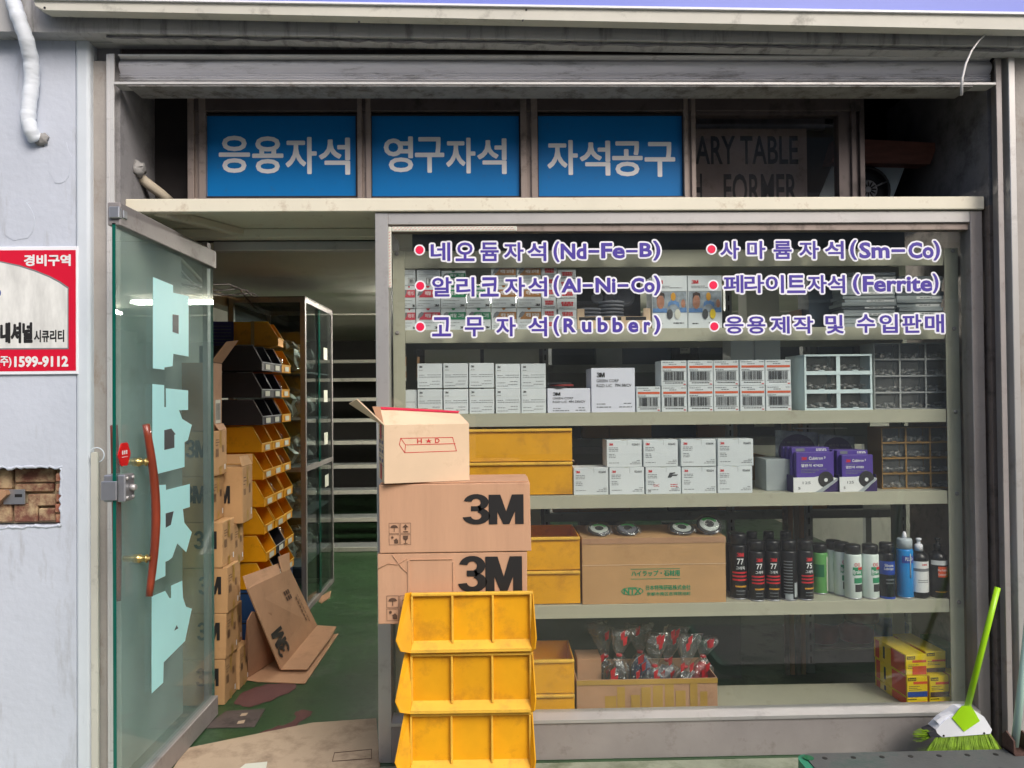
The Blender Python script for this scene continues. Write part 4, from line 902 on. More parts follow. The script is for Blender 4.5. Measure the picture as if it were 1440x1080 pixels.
# two ear-protection boxes with a photo print
for i, (a, c) in enumerate(((917, 967), (968, 1016))):
    o = goods('earmuff_box', ('pale box with photo print and white earmuffs, top shelf' if i == 0 else 'pale box with photo print and yellow earmuffs, top shelf'), 'box', a, c, 'A', .222, .11, 'white_carton', 'ear protection boxes', y=430)
    p_rect(o, .02, .98, .30, .695, 'photo_grey', 'photo_print'); p_rect(o, 0, 1, .70, .705, 'black_ink', 'printed_line'); p_logo(o, .1, .31, .845, .915, 'red_ink'); p_lines(o, [(.1, .5, .80), (.1, .85, .77)], .012, 'grey_ink')
    p_rect(o, .02, .42, .30, .38, 'blue_print', 'photo_print', lvl=2); p_poly(o, [(.24+.11*math.cos(t), .50+.135*math.sin(t)) for t in [k*.45 for k in range(14)]], 'skin_print', 'photo_print', lvl=3)
    p_poly(o, [(.13, .55), (.14, .66), (.24, .69), (.35, .66), (.36, .56), (.32, .62), (.2, .62)], 'hair_print', 'photo_print', lvl=4)
    p_poly(o, [(.44, .40), (.47, .50), (.6, .54), (.76, .49), (.78, .38), (.74, .40), (.66, .46), (.54, .45)], 'blue_print', 'photo_print', lvl=2); p_poly(o, [(.6+.07*math.cos(t), .60+.08*math.sin(t)) for t in [k*.5 for k in range(13)]], 'ochre_print', 'photo_print', lvl=3)
    p_poly(o, [(.88+.06*math.cos(t), .47+.08*math.sin(t)) for t in [k*.5 for k in range(13)]], 'skin_print', 'photo_print', lvl=3); p_rect(o, .78, .98, .30, .39, 'blue_print', 'photo_print', lvl=2)
    for u, m in ((.50, 'dark_grey'), (.72, 'pale_paper' if i == 0 else 'tin_yellow')):
        p_poly(o, [(u+.085*math.cos(t), .27+.095*math.sin(t)) for t in [k*.42 for k in range(15)]], m, 'printed_mark', lvl=5)
    p_lines(o, [(.6, .9, .1), (.12, .3, .09)], .02, 'dark_grey')
# stacks of thin sheets at the right end, and boxes standing behind
NTH = ORD+['ninth', 'tenth', 'eleventh', 'twelfth', 'thirteenth', 'fourteenth', 'fifteenth']
for si, (a, c, n, nm) in enumerate(((1187, 1261, 15, 'left'), (1265, 1328, 13, 'right'))):
    z = 0
    for i in range(n):
        h = random.uniform(.013, .019); a2, c2 = a+jig(3), c+jig(2.5)
        o = goods('sheet_pack', f'grey pack of abrasive sheets, {NTH[i]} up in the {nm} pile, top shelf', 'sheets', a2, c2, 'A', h-.0008, .2, 'sheet_grey' if random.random() < .72 else 'sheet_dark', f'sheet packs in the {nm} pile on the top shelf', z=z, y=430, dy=abs(jig(.012))); z += h
        if i % 2: p_rect(o, .42, .96, .2, .8, 'sign_white', 'paper_band'); p_lines(o, [(.5, .75, .5)], .2, 'grey_ink', lvl=2, seed=i)
for a, c, h, m, nm, yy in ((1050, 1096, .2, 'inner_wall', 'pale grey carton standing behind the window lettering, top shelf', .3), (1124, 1136, .1, 'kraft_carton', 'small brown carton edge beside the dark binders, top shelf', .2), (1138, 1184, .24, 'bind_blue', 'dark blue pile of sleeves beside the sheet packs, top shelf', .12)):
    goods('stored_box', nm, 'box', a, c, 'A', h, .12, m, Y=PY+yy, y=430)

# ---- second shelf
bh = (Z(510.5)-ZS['B'])/2
proto = None
for r in range(2):
    for i, (a, c) in enumerate(((587, 622), (623.5, 658.5), (660, 695), (697, 732), (733, 768))):
        lb = f'plain white carton with fine print, {ORD[i]} from left, {"lower" if r == 0 else "upper"} row, second shelf'
        o = goods('white_box', lb, 'box', a, c, 'B', bh-.001, .12, 'white_carton', 'plain white boxes in two rows', z=r*bh+(.004 if i < 3 else 0)*r, y=560)
        p_logo(o, .07, .2, .83, .91, 'dark_grey'); p_lines(o, [(.07, .22, .73), (.07, .3, .53), (.4, .95, .54), (.07, .95, .45), (.08, .4, .23), (.6, .9, .28), (.07, .5, .10), (.5, .9, .16)], .022, 'grey_ink', seed=r*9+i)
        p_rect(o, .0, 1, .692, .698, 'pale_paper', 'printed_line')
o = goods('white_box', 'white carton half hidden behind the left rack post, second shelf', 'box', 562, 586, 'B', bh-.002, .12, 'white_carton', 'plain white boxes in two rows', y=560, dy=.02)
p_lines(o, [(.3, .9, .5)], .02, 'grey_ink')
o = goods('disc_box', 'small white carton reading green corp with discs on top, second shelf', 'box', 770, 830.5, 'B', Z(546)-ZS['B'], .16, 'cool_carton', 'white green corp boxes', y=560)
p_logo(o, .12, .30, .7, .84, 'black_ink'); p_text(o, 'GREEN CORP', .12, .6, .55, .64, 'dark_grey', bold=.01); p_text(o, 'RGD L/C', .12, .45, .40, .49, 'dark_grey', bold=.01); p_text(o, '4IN 230/CV', .49, .88, .41, .50, 'black_ink'); p_lines(o, [(.12, .5, .09), (.65, .88, .1), (.13, .3, .18), (.72, .86, .2)], .035, 'grey_ink')
sm = o
st_ = empty('disc_stack', 'three thin grinding discs lying on the small green corp carton', 'discs', (X(787, 545), PY+.05, ZS['B']+Z(546)-ZS['B']+.0005), 0)
for i, m in enumerate(('disc_dark', 'rubber_red', 'disc_dark')):
    b = MB(); b.lathe([(.05, 0), (.052, .0012), (.052, .006), (.05, .0075), (.015, .0065)], (jig(.01)+i*.004, 0, i*.0082), 26); b.build('disc', m, st_)
o = goods('disc_box', 'tall white carton reading green corp, centre of the second shelf', 'box', 831.5, 893, 'B', Z(518)-ZS['B'], .18, 'cool_carton', 'white green corp boxes', y=550)
p_logo(o, .12, .31, .79, .9, 'black_ink'); p_text(o, 'GREEN CORP', .12, .63, .68, .745, 'dark_grey', bold=.01); p_text(o, 'RGD L/C', .12, .47, .57, .635, 'dark_grey', bold=.01); p_text(o, '7IN 58/CV', .54, .92, .575, .64, 'black_ink'); p_lines(o, [(.12, .45, .12), (.63, .93, .12), (.12, .33, .19), (.74, .92, .2)], .02, 'grey_ink')
oh = (Z(508)-ZS['B'])/2
def orange_box(a, c, r, lb):
    o = goods('orange_striped_box', lb, 'box', a, c, 'B', oh-.001, .12, 'white_carton', 'white boxes with orange stripe and barcode', z=r*oh, y=550)
    p_rect(o, .06, .97, .70, .79, 'orange_ink'); p_lines(o, [(.06, .5, .93), (.78, .96, .93), (.06, .4, .63), (.3, .6, .855)], .028, 'grey_ink', seed=a); p_bars(o, .1, .9, .22, .56, 'black_ink', seed=a, n=30); p_rect(o, .06, .95, .18, .195, 'dark_grey', 'printed_line'); p_rect(o, .06, .95, .575, .588, 'dark_grey', 'printed_line'); p_lines(o, [(.15, .85, .12)], .035, 'dark_grey', seed=4); p_logo(o, .86, .96, .04, .09, 'red_ink')
for i, (a, c) in enumerate(((895, 929), (930.5, 966), (967.5, 1003), (1004, 1039.5), (1041, 1076), (1077, 1113))): orange_box(a, c, 0, f'orange striped white box with barcode, {ORD[i]} from left, lower row, second shelf')
for i, (a, c) in enumerate(((930, 966), (967.5, 1003), (1004, 1039.5), (1041, 1076), (1077, 1113))): orange_box(a, c, 1, f'orange striped white box with barcode, {ORD[i]} from left, upper row, second shelf')
for a, c, nm in ((1028, 1061, 'left'), (1062, 1098, 'right')):
    goods('blank_carton', f'{nm} of two blank white cartons behind the orange striped boxes', 'box', a, c, 'B', .345-.02, .12, 'white_carton', 'blank white cartons', Y=PY+.16, y=500)
# white drawer chest with six clear drawers
def drawer_chest(name, label, px0, px1, key, H, D, colm, rowm, nx, ny, Y, grp=None, contents=True, frame=.012, ytop=540, z=0):
    x0, x1 = X(px0, ytop, Y), X(px1, ytop, Y); Wd = x1-x0
    r = empty(name, label, 'drawer chest', ((x0+x1)/2, Y, ZS[key]+z), 0, grp)
    b = MB(); t = .004
    b.box(-Wd/2, Wd/2, 0, D, H-t, H, .001); b.box(-Wd/2, Wd/2, 0, D, 0, t); b.box(-Wd/2, -Wd/2+t, 0, D, t, H-t); b.box(Wd/2-t, Wd/2, 0, D, t, H-t); b.box(-Wd/2+t, Wd/2-t, D-t, D, t, H-t); b.build('chest_shell', colm, r)
    cw, ch = Wd/nx, H/ny
    for i in range(nx+1):
        x = -Wd/2+i*cw; b = MB(); b.box(max(-Wd/2, x-frame/2), min(Wd/2, x+frame/2), -.003, -.0005, 0, H); b.build('divider', colm, r)
    for j in range(ny+1):
        z_ = j*ch; b = MB(); b.box(-Wd/2, Wd/2, -.005, -.0032, max(0, z_-frame/2), min(H, z_+frame/2)); b.build('divider', colm, r)
    for i in range(nx):
        for j in range(ny):
            xa, za = -Wd/2+i*cw, j*ch
            b = MB(); b.box(xa+frame/2, xa+cw-frame/2, .004, .006, za+frame/2, za+ch-frame/2); dr = b.build('drawer', 'drawer_film', r)
            b = MB(); b.box(xa+cw*.42, xa+cw*.58, -.007, .003, za+frame/2, za+frame/2+.004); b.build('drawer_pull', colm, dr)
            b = MB(); b.box(xa+frame/2, xa+cw-frame/2, D*.42, D*.42+.002, za+frame/2, za+ch-.006); b.build('drawer_back', 'drawer_dark', dr)
            b = MB(); R_ = random.Random(i*10+j)
            for k in range(24):
                px_, py_, s_ = R_.uniform(xa+.018, xa+cw-.018), R_.uniform(.014, D*.3), R_.uniform(.004, .008); zz = za+frame/2+.004+R_.random()*ch*.25
                q_ = R_.uniform(0, 3); dxx, dyy = s_*2*math.cos(q_), s_*2*math.sin(q_); b.tube([(px_-dxx, py_-dyy, zz), (px_+dxx, py_+dyy, zz+R_.uniform(-.003, .003))], s_*.7, 6)
            b.build('small_parts', 'steel_bits', dr)['kind'] = 'stuff'
    return r
drawer_chest('drawer_chest', 'white drawer chest with six clear drawers, right part of the second shelf', 1131, 1226, 'B', Z(498)-ZS['B']-.01, .2, 'white_plastic', None, 2, 3, PY, frame=.016)
drawer_chest('drawer_chest', 'grey chest of twelve small clear drawers at the right end, second shelf', 1229, 1338, 'B', .285, .12, 'drawer_grey', None, 3, 4, PY+.06, frame=.007)
# ---- third shelf
def shelf_bin(label, px0, px1, key, H, D, z=0, y=650, ribs=False, Y=None):
    Y = PY if Y is None else Y; x0, x1 = X(px0, y, Y), X(px1, y, Y); w = (x1-x0)/2
    r = empty('stacking_bin', label, 'storage bin', ((x0+x1)/2, Y, ZS[key]+z), 0, 'yellow bins inside the window'); t = .005
    b = MB(); b.box(-w, w, .008, .008+t, .003, H-.012, .001); b.build('front_panel', 'yellow_plastic', r)
    b = MB(); b.box(-w, w, -.002, .016, H-.013, H-.001, .003, 2); b.build('rim', 'yellow_edge', r)
    b = MB(); b.box(-w, -w+t, .013, D, .003, H-.001); b.box(w-t, w, .013, D, .003, H-.001); b.box(-w+t, w-t, D-t, D, .003, H-.001); b.box(-w+t, w-t, .013, D-t, .003, .008); b.build('tray', 'yellow_inner', r)
    return r
sh_ = (Z(602)-ZS['C'])/2
shelf_bin('lower of two wide yellow bins left on the third shelf', 640, 805, 'C', sh_, .34); shelf_bin('upper of two wide yellow bins left on the third shelf', 640, 805, 'C', sh_, .34, sh_)
mh = (Z(619.5)-ZS['C'])/2
def code_box(a, c, r, code, lb, odd=False):
    o = goods('code_box', lb, 'box', a, c, 'C', mh-.001, .12, 'white_carton', 'white boxes with red logo', z=r*mh, y=650)
    p_logo(o, .06, .18, .80, .89, 'red_ink'); p_lines(o, [(.06, .33, .72), (.06, .33, .66), (.06, .32, .60), (.06, .22, .48), (.06, .25, .42), (.06, .25, .36), (.06, .35, .16), (.85, .96, .24), (.66, .96, .12), (.72, .96, .18)], .022, 'grey_ink', seed=a)
    if odd:
        p_poly(o, [(.62, .6), (.68, .78), (.84, .80), (.84, .76), (.74, .72), (.92, .72), (.88, .66), (.76, .66), (.72, .6)], 'dark_grey'); p_text(o, 'CVC', .22, .38, .27, .36, 'red_ink'); p_lines(o, [(.7, .9, .35), (.7, .9, .28)], .03, 'red_ink'); p_text(o, '20', .06, .14, .07, .15, 'black_ink')
    else: p_text(o, code, .72, .93, .80, .88, 'dark_grey')
    p_rect(o, .58, .586, .80, 1, 'grey_ink', 'printed_line'); p_rect(o, .42, .56, .985, 1.0, 'pale_paper', 'tuck_slot')
for i, (a, c, s) in enumerate(((806.5, 855.5, '02600'), (857, 906, '02601'), (908, 957.5, ''), (959, 1007.5, '02604'), (1009, 1058, '02606'))): code_box(a, c, 0, s, f'white red-logo carton with number code, {ORD[i]} from left, lower row, third shelf' if s else 'white red-logo carton with a dark hand tool print, third shelf', s == '')
for i, (a, c, s) in enumerate(((853.5, 903, '02601'), (905, 953.5, '02602'), (958, 1007, '02604'), (1010, 1060, '02605'))): code_box(a, c, 1, s, f'white red-logo carton with number code, {ORD[i]} from left, upper row, third shelf')
# purple counter displays
for i, (a, c, hz, dy) in enumerate(((1115, 1180, .215, .0), (1180, 1234, .195, .0))):
    x0, x1 = X(a, 660), X(c, 660); Wd = x1-x0; sh2 = -.01
    r = empty('counter_display', ('larger' if i == 0 else 'smaller')+' purple counter display with round header card, third shelf', 'counter display', ((x0+x1)/2, PY+.002, ZS['C']), math.radians(4), 'purple counter displays')
    b = MB(); b.prism([(-Wd/2, 0, 0), (Wd/2, 0, 0), (Wd/2, 0, .055), (Wd*.2, 0, .07), (-Wd*.05, 0, .062), (-Wd/2, 0, .062)], (0, .003, 0)); b.build('front_card', 'sign_white', r)
    b = MB(); b.box(-Wd/2, -Wd/2+.003, .0035, .17, 0, .07); b.box(Wd/2-.003, Wd/2, .0035, .17, 0, .07); b.box(-Wd/2+.003, Wd/2-.003, .0035, .17, 0, .003); b.build('tray_sides', 'purple_dark', r)
    b = MB(); n = 20; b.prism([(-Wd*.5, .165, .003), (Wd*.5, .165, .003), (Wd*.5, .165, .24-.02*i), (-Wd*.5, .165, .255-.02*i)], (0, .004, 0)); b.build('header_card', 'photo_grey', r)
    b = MB(); b.face([(Wd*.44*math.cos(t), .1642, .16-.015*i+.075*math.sin(t)) for t in [k*2*math.pi/24 for k in range(24)]]); b.build('header_disc', 'purple_dark', r)
    for k, s in enumerate(('더 빠르게 자르고', '더 오래 쓰고', '지금 바로 만나보세요')): text(s, -Wd*(.26 if k == 1 else .36), Wd*(.26 if k == 1 else .36), .193-.015*i-k*.017, .203-.015*i-k*.017, .1635, 'grey_ink', r, 'lettering', bold=.005)
    b = MB(); n = 26; b.face([(Wd*.22+.034*math.cos(t), -.0012, .052+.034*math.sin(t)) for t in [k*2*math.pi/n for k in range(n)]]); b.build('printed_disc', 'disc_dark', r)
    b = MB(); b.face([(Wd*.22+.008*math.cos(t), -.002, .05+.008*math.sin(t)) for t in [k*2*math.pi/n for k in range(n)]]); b.build('printed_hub', 'sign_white', r)
    b = MB(); b.face([(Wd*-.02, -.0026, 0), (Wd*.14, -.0026, 0), (Wd*.5, -.0026, .052), (Wd*.46, -.0026, .056)]); b.build('printed_swoosh', 'sheet_grey', r)
    b = MB(); b.face([(Wd*.14, -.0029, 0), (Wd*.5, -.0029, 0), (Wd*.5, -.0029, .05)]); b.build('corner_print', 'purple_dark', r)
    text('12'+'5', -Wd*.3, -Wd*.12, .034, .045, -.0008, 'grey_ink', r, 'lettering', bold=.01)
    text('5', -Wd*.4, -Wd*.35, .012, .022, -.0008, 'dark_grey', r, 'lettering', bold=.01)
    for k in range(4):
        w2 = Wd*.84; zz = .168-.014*i+(.012 if k == 0 else .018)*(k > 0); yy = .0045+k*.028
        pk = goods('disc_packet', f'{ORD[k]} purple packet from the front in the {"larger" if i == 0 else "smaller"} counter display', 'packet', a, c, 'C', zz-.004, .022, 'purple_print', 'purple packets in the counter displays', z=.0035, dy=0, rz=math.radians(4), y=650)
        pk.location = Vector(r.location)+Matrix.Rotation(math.radians(4), 3, 'Z') @ Vector((-k*.006, yy, .0035)); pk.scale = (w2/pk['W'], 1, 1)
        if k == 0:
            p_logo(pk, .12, .27, .80, .88, 'red_ink'); p_text(pk, 'Cubitron', .33, .70, .805, .885, 'sign_white'); p_text(pk, '3', .73, .77, .83, .885, 'sign_white'); p_text(pk, '열반석 47420' if i == 0 else '열반석 47081', .12, .7, .62, .70, 'sign_white'); p_lines(pk, [(.12, .5, .74), (.12, .8, .56), (.12, .6, .52), (.12, .5, .48)], .014, 'grey_ink')
        else: p_rect(pk, .1, .34, .91, .98, 'grey_ink'); p_lines(pk, [(.65, .93, .96), (.65, .93, .93)], .02, 'sign_white')
goods('grey_carton', 'plain grey carton between the white boxes and the purple displays, third shelf', 'box', 1078, 1112, 'C', .135, .14, 'sheet_grey', Y=PY+.05, y=660)
drawer_chest('drawer_chest', 'amber framed chest of twelve clear drawers at the right end, third shelf', 1238, 1340, 'C', .265, .12, 'drawer_amber', None, 3, 4, PY+.07, frame=.007)
goods('loose_paper', 'thin white folded leaflet lying on the purple displays, third shelf', 'leaflet', 1122, 1192, 'C', .003, .06, 'sign_white', z=.258, y=588, Y=PY+.14)

# ---- fourth shelf
dh = (Z(755)-ZS['D'])/2
shelf_bin('lower of two yellow bins left of the large tan carton, fourth shelf', 700, 816, 'D', dh, .3, y=800); shelf_bin('upper of two yellow bins left of the large tan carton, fourth shelf', 700, 816, 'D', dh, .3, dh, y=800)
nk = goods('tan_carton', 'large tan carton with green Japanese print, fourth shelf', 'carton', 818.5, 1021.5, 'D', Z(757)-ZS['D'], .3, 'tan_carton', y=805, rz=.004)
p_text(nk, 'ハイラップ・石材用', .34, .675, .41, .50, 'green_ink', bold=.012, layers=6, spread=.0006); p_rect(nk, .335, .68, .517, .525, 'green_ink', 'printed_line'); p_rect(nk, .335, .68, .368, .376, 'green_ink', 'printed_line')
p_text(nk, '日本特殊研砥株式会社', .44, .75, .20, .275, 'green_ink', bold=.0, layers=4, spread=.0004); p_text(nk, '京都市南区吉祥院池町', .445, .75, .115, .17, 'green_ink', bold=.0, layers=4, spread=.0003)
w_, H_ = nk['W'], nk['H']
for rx, rz2, m, l in ((.078, .062, 'green_ink', 1), (.070, .052, 'tan_carton', 2)): p_poly(nk, [(.345+rx*math.cos(k*.3), .19+rz2*math.sin(k*.3)) for k in range(21)], m, 'printed_oval', lvl=l)
p_text(nk, 'NTX', .285, .405, .145, .235, 'green_ink', lvl=3, bold=.016, layers=6, spread=.001)
p_rect(nk, 0, 1, .585, .592, 'cream_carton', 'fold_line', lvl=2); p_rect(nk, 0, 1, .905, .995, 'kraft_carton', 'tape_band', lvl=1)
for i, (px, py, rr) in enumerate(((842, 749, .048), (882, 752, .048), (958, 748, .05), (996, 743, .052))):
    c = at(px, py, PY+.08)
    r = empty('polishing_disc', f'{ORD[i]} wrapped green and white disc from left on top of the tan carton', 'disc', (c.x, PY+.07, ZS['D']+H_+.001), 0, 'wrapped discs on the tan carton'); tl_ = math.radians(18 if i < 3 else 34)
    def tilt(o): o.rotation_euler = (tl_, 0, 0); o.location = (0, 0, rr*math.sin(tl_)+.002); return o
    b = MB(); b.lathe([(rr, 0), (rr, .007), (rr*.9, .009)], n=28); tilt(b.build('disc_pad', 'disc_dark', r))
    b = MB(); b.lathe([(rr*.78, .0092), (rr*.78, .0105)], n=28); tilt(b.build('disc_face', 'disc_white' if i != 1 else 'disc_grey', r))
    b = MB(); b.face([(rr*.76*math.cos(t), rr*.76*math.sin(t), .0112) for t in [k*.2+.4 for k in range(11)]]+[(rr*.5*math.cos(t), rr*.5*math.sin(t), .0112) for t in [k*.2+.4 for k in range(10, -1, -1)]]); tilt(b.build('disc_print', 'disc_green', r))
    b = MB(); b.lathe([(rr*.38, .0108), (rr*.38, .0122)], n=20); tilt(b.build('disc_hub', 'disc_dark', r))
    b = MB(); n_ = 22; R_ = random.Random(i)
    pr_ = []
    for lv, (s_, z_) in enumerate(((1.12, -.004), (1.22, .006), (1.05, .018), (.5, .021))):
        ring = [b.bm.verts.new((rr*s_*math.cos(k*2*math.pi/n_)*R_.uniform(.93, 1.1), rr*s_*math.sin(k*2*math.pi/n_)*R_.uniform(.93, 1.1), z_+R_.uniform(-.003, .003))) for k in range(n_)]
        if pr_:
            for k in range(n_): b.bm.faces.new((pr_[k], pr_[(k+1) % n_], ring[(k+1) % n_], ring[k]))
        pr_ = ring
    b.bm.faces.new(pr_); tilt(b.build('plastic_wrap', 'clear_film', r))
# spray cans and bottles
def can(label, px, Y, r, h, body, cap, group='spray cans', capr=.92, bands=(), texts=(), dome=True, z=0, foot=None):
    c = at(px, 840, Y)
    o = empty('spray_can', label, 'spray can', (c.x, Y+r, ZS['D']+z), jig(.25), group)
    b = MB(); b.lathe([(r*.94, 0), (r, .004), (r, h*.80), (r*.97, h*.815), (r*.86, h*.83)], n=28); b.build('can_body', body, o)
    b = MB(); b.lathe([(r*.965, 0), (r*1.02, .002), (r*1.02, .006)], n=28); b.build('foot_rim', foot or 'steel', o)
    b = MB(); b.lathe([(r*capr, h*.832), (r*capr, h*.975), (r*capr*.9, h), (r*.3, h)], n=28); b.build('cap', cap, o)
    def wrap(z0, z1, m, a0=-1.2, a1=1.2, e=.0005, nm='printed_band'):
        b = MB(); n = 14
        for k in range(n):
            t0, t1 = a0+(a1-a0)*k/n, a0+(a1-a0)*(k+1)/n; rr = r+e
            b.face([(rr*math.sin(t0), -rr*math.cos(t0), z0*h), (rr*math.sin(t1), -rr*math.cos(t1), z0*h), (rr*math.sin(t1), -rr*math.cos(t1), z1*h), (rr*math.sin(t0), -rr*math.cos(t0), z1*h)])
        b.build(nm, m, o)
    for bd in bands: wrap(*bd)
    for s, w, z0, z1, m, bo in texts:
        t = text(s, -w*r, w*r, z0*h, z1*h, 0, m, o, 'lettering', bold=bo)
        for v in t.data.vertices:
            an = v.co.x/r; v.co.x = (r+.0011)*math.sin(an); v.co.y = -(r+.0011)*math.cos(an)
    return o
def lt(m='sign_white'): return m
def glue(label, px, Y, num, k=1., back=False):
    bands = [(.40, .425, 'red_ink', -1, 1), (.345, .37, 'red_ink', -1, 1), (.29, .315, 'red_ink', -1, 1), (.19, .215, 'ochre_print', -.6, .8), (.13, .142, 'grey_ink', -.5, .6), (.08, .088, 'grey_ink', -.5, .6)] if not back else [(.1+.05*i, .115+.05*i, 'grey_ink', -1.0, .15) for i in range(12)]+[(.06, .3, 'sheet_grey', .4, 1.1), (.03, .12, 'sheet_grey', -.8, .2)]
    txs = [] if back else [(num, .38, .54, .63, 'sign_white', .016), ('그래픽', .5, .46, .51, 'sign_white', .01)]
    o = can(label, px, Y, .0335*k, .258*k, 'can_black', 'can_black', bands=bands, texts=txs)
    if not back:
        lg = MB(); logo_shape(lg, -.014, .014, .66*.258*k, .72*.258*k)
        for v in lg.bm.verts: an = v.co.x/.0335; v.co.x, v.co.y = .0347*k*math.sin(an), -.0347*k*math.cos(an)
        lg.build('logo', 'red_ink', o)
for i, (px, yy, num, bk, k) in enumerate(((1043, .03, '77', False, 1.07), (1068, .0, '77', False, .97), (1091, .0, '77', False, .97), (1114, .0, '', True, .97), (1137.5, .0, '75', False, .97))):
    glue(['tallest black adhesive spray can beside the tan carton, fourth shelf', 'black adhesive spray can, second from the tan carton, fourth shelf', 'black adhesive spray can, third from the tan carton, fourth shelf', 'black spray can showing its text side, fourth shelf', 'black spray can numbered 75, last of the black row, fourth shelf'][i], px, PY+yy, num, k, bk)
for i, px in enumerate((1036, 1062, 1086, 1110)):
    can(f'{ORD[i]} black spray can from left in the shadowed back row, fourth shelf', px, PY+.14, .0335, .262, 'can_black', 'can_black', 'spray cans in the back row', capr=.7)
can('green spray can standing behind the black row, fourth shelf', 1158, PY+.09, .033, .215, 'can_green', 'can_black', bands=[(.35, .6, 'tin_green', -1.1, .2), (.06, .75, 'pale_paper', .6, 1.2)])
for i, (px, yy) in enumerate(((1178, .10), (1190, .055), (1205.5, .005), (1230, .005))):
    can(['pale green spray can at the very back of the pale four, fourth shelf', 'pale spray can half hidden, second of the pale four, fourth shelf', 'pale spray can with black cap and green label, front left of the pale pair', 'pale spray can with black cap and green label, beside the blue can'][i], px, PY+yy, .0345, .226, 'can_white', 'can_black', bands=[(.44, .60, 'green_ink', -.55, .9), (.30, .40, 'green_ink', -.4, .9), (.14, .28, 'disc_dark', -.3, .8), (.55, .60, 'red_ink', .1, .8, .0008)], texts=[('00', .35, .61, .68, 'red_ink', .0), ('Brake', .5, .48, .55, 'sign_white', .012), ('Cleaner', .5, .42, .47, 'sign_white', .012)])
can('black and blue silicone spray can, fourth shelf', 1253, PY+.004, .032, .232, 'can_black', 'can_black', bands=[(.44, .68, 'can_blue', -1.3, 1.3), (.0, .04, 'can_blue', -1.4, 1.4, .0011), (.34, .36, 'grey_ink', -.4, .7), (.28, .295, 'grey_ink', -.4, .7)], texts=[('Silicone', .55, .585, .635, 'sign_white', .01), ('Lubricant', .6, .525, .575, 'sign_white', .01)])
o = can('sky blue spray can with a clear domed cap, fourth shelf', 1279, PY+.002, .033, .25, 'can_sky', 'cap_clear', bands=[(.60, .72, 'can_blue', -.9, .9)], texts=[('PLUS+', .5, .64, .70, 'sky_text' if 'sky_text' in MATS else 'sign_white', .01)])
b = MB(); b.lathe([(.009, .248), (.009, .266), (.006, .274), (.004, .278)], n=14); b.build('nozzle', 'window_white', o)
b = MB(); b.tube([(.0335*math.sin(.1), -.0345, .09), (.0335*math.sin(.1), -.0345, .19)], .0022, 6); b.build('straw', 'cap_clear', o)
def bottle(label, px, Y, body, lab, cap, bands, texts):
    c = at(px, 840, Y); r, h = .037, .255
    o = empty('polish_bottle', label, 'bottle', (c.x, Y+r, ZS['D']), jig(.1), 'polish bottles')
    b = MB(); b.lathe([(r*.92, 0), (r, .006), (r, .195), (r*.93, .212), (r*.6, .226), (r*.4, .232)], n=28); b.build('bottle_body', body, o)
    b = MB(); b.lathe([(r*.45, .2325), (r*.45, .262), (r*.34, .266), (r*.2, .268), (r*.2, .284), (r*.3, .286), (r*.3, .295), (r*.1, .297)], n=20); b.build('cap', cap, o)
    for z0, z1, m, a0, a1, e in bands:
        b = MB(); n = 14
        for k in range(n):
            t0, t1 = a0+(a1-a0)*k/n, a0+(a1-a0)*(k+1)/n; rr = r+e; b.face([(rr*math.sin(t0), -rr*math.cos(t0), z0), (rr*math.sin(t1), -rr*math.cos(t1), z0), (rr*math.sin(t1), -rr*math.cos(t1), z1), (rr*math.sin(t0), -rr*math.cos(t0), z1)])
        b.build('label_band', m, o)
    for s, w, z0, z1, m in texts:
        t = text(s, -w*r, w*r, z0, z1, 0, m, o, 'lettering', bold=.012)
        for v in t.data.vertices: an = v.co.x/r; v.co.x, v.co.y = (r+.0016)*math.sin(an), -(r+.0016)*math.cos(an)
    o.scale = (.98, .98, .84)
    return o
bottle('black polish bottle with a white label and white cap, fourth shelf', 1300, PY+.002, 'can_black', None, 'window_white', [(.03, .185, 'sign_white', -1.25, 1.25, .0005), (.135, .15, 'grey_ink', -1.2, 1.2, .0009), (.09, .093, 'grey_ink', -.7, .5, .0009), (.08, .083, 'grey_ink', -.7, .6, .0009)], [('3M', .28, .165, .174, 'red_ink')])
bottle('black polish bottle with an orange label at the right end, fourth shelf', 1327, PY+.002, 'can_black', None, 'can_black', [(.165, .188, 'sign_white', -1.3, 1.3, .0005), (.105, .158, 'can_orange', -.5, 1.1, .0005), (.03, .033, 'ochre_print', -.8, 1, .0005)], [('Wax Polishing', .55, .132, .146, 'sign_white'), ('Compound', .5, .112, .124, 'sign_white')])
# ---- bottom shelf
eh = .125
shelf_bin('lower of two yellow bins at the left end, bottom shelf', 700, 808, 'E', Z(977, 780)-ZS['E'], .25, y=960); shelf_bin('upper of two yellow bins at the left end, bottom shelf', 700, 808, 'E', Z(928, 780)-Z(977, 780), .25, Z(977, 780)-ZS['E'], y=960)
xa_, xb_ = X(811, 975), X(1009, 975); Wt, Ht, Dt = xb_-xa_, Z(957)-ZS['E'], .24
b = MB(); t = .004; b.box(-Wt/2, Wt/2, 0, t, 0, Ht, .001); b.box(-Wt/2, Wt/2, Dt-t, Dt, 0, Ht); b.box(-Wt/2, -Wt/2+t, t, Dt-t, 0, Ht); b.box(Wt/2-t, Wt/2, t, Dt-t, 0, Ht); b.box(-Wt/2+t, Wt/2-t, t, Dt-t, 0, t)
tb = b.build('taped_carton', 'kraft_carton', None, ((xa_+xb_)/2, PY, ZS['E'])); tag(tb, 'open kraft carton patched with yellow tape, holding wrapped bags, bottom shelf', 'carton'); tb['W'], tb['H'], tb['D'] = Wt, Ht, Dt
for i in range(9):
    u0 = .2+i*.085+jig(.015); p_rect(tb, u0, u0+random.uniform(.05, .08), .02, .62+random.uniform(-.1, .25), 'box_tape', 'tape_strip', lvl=1+i % 4)
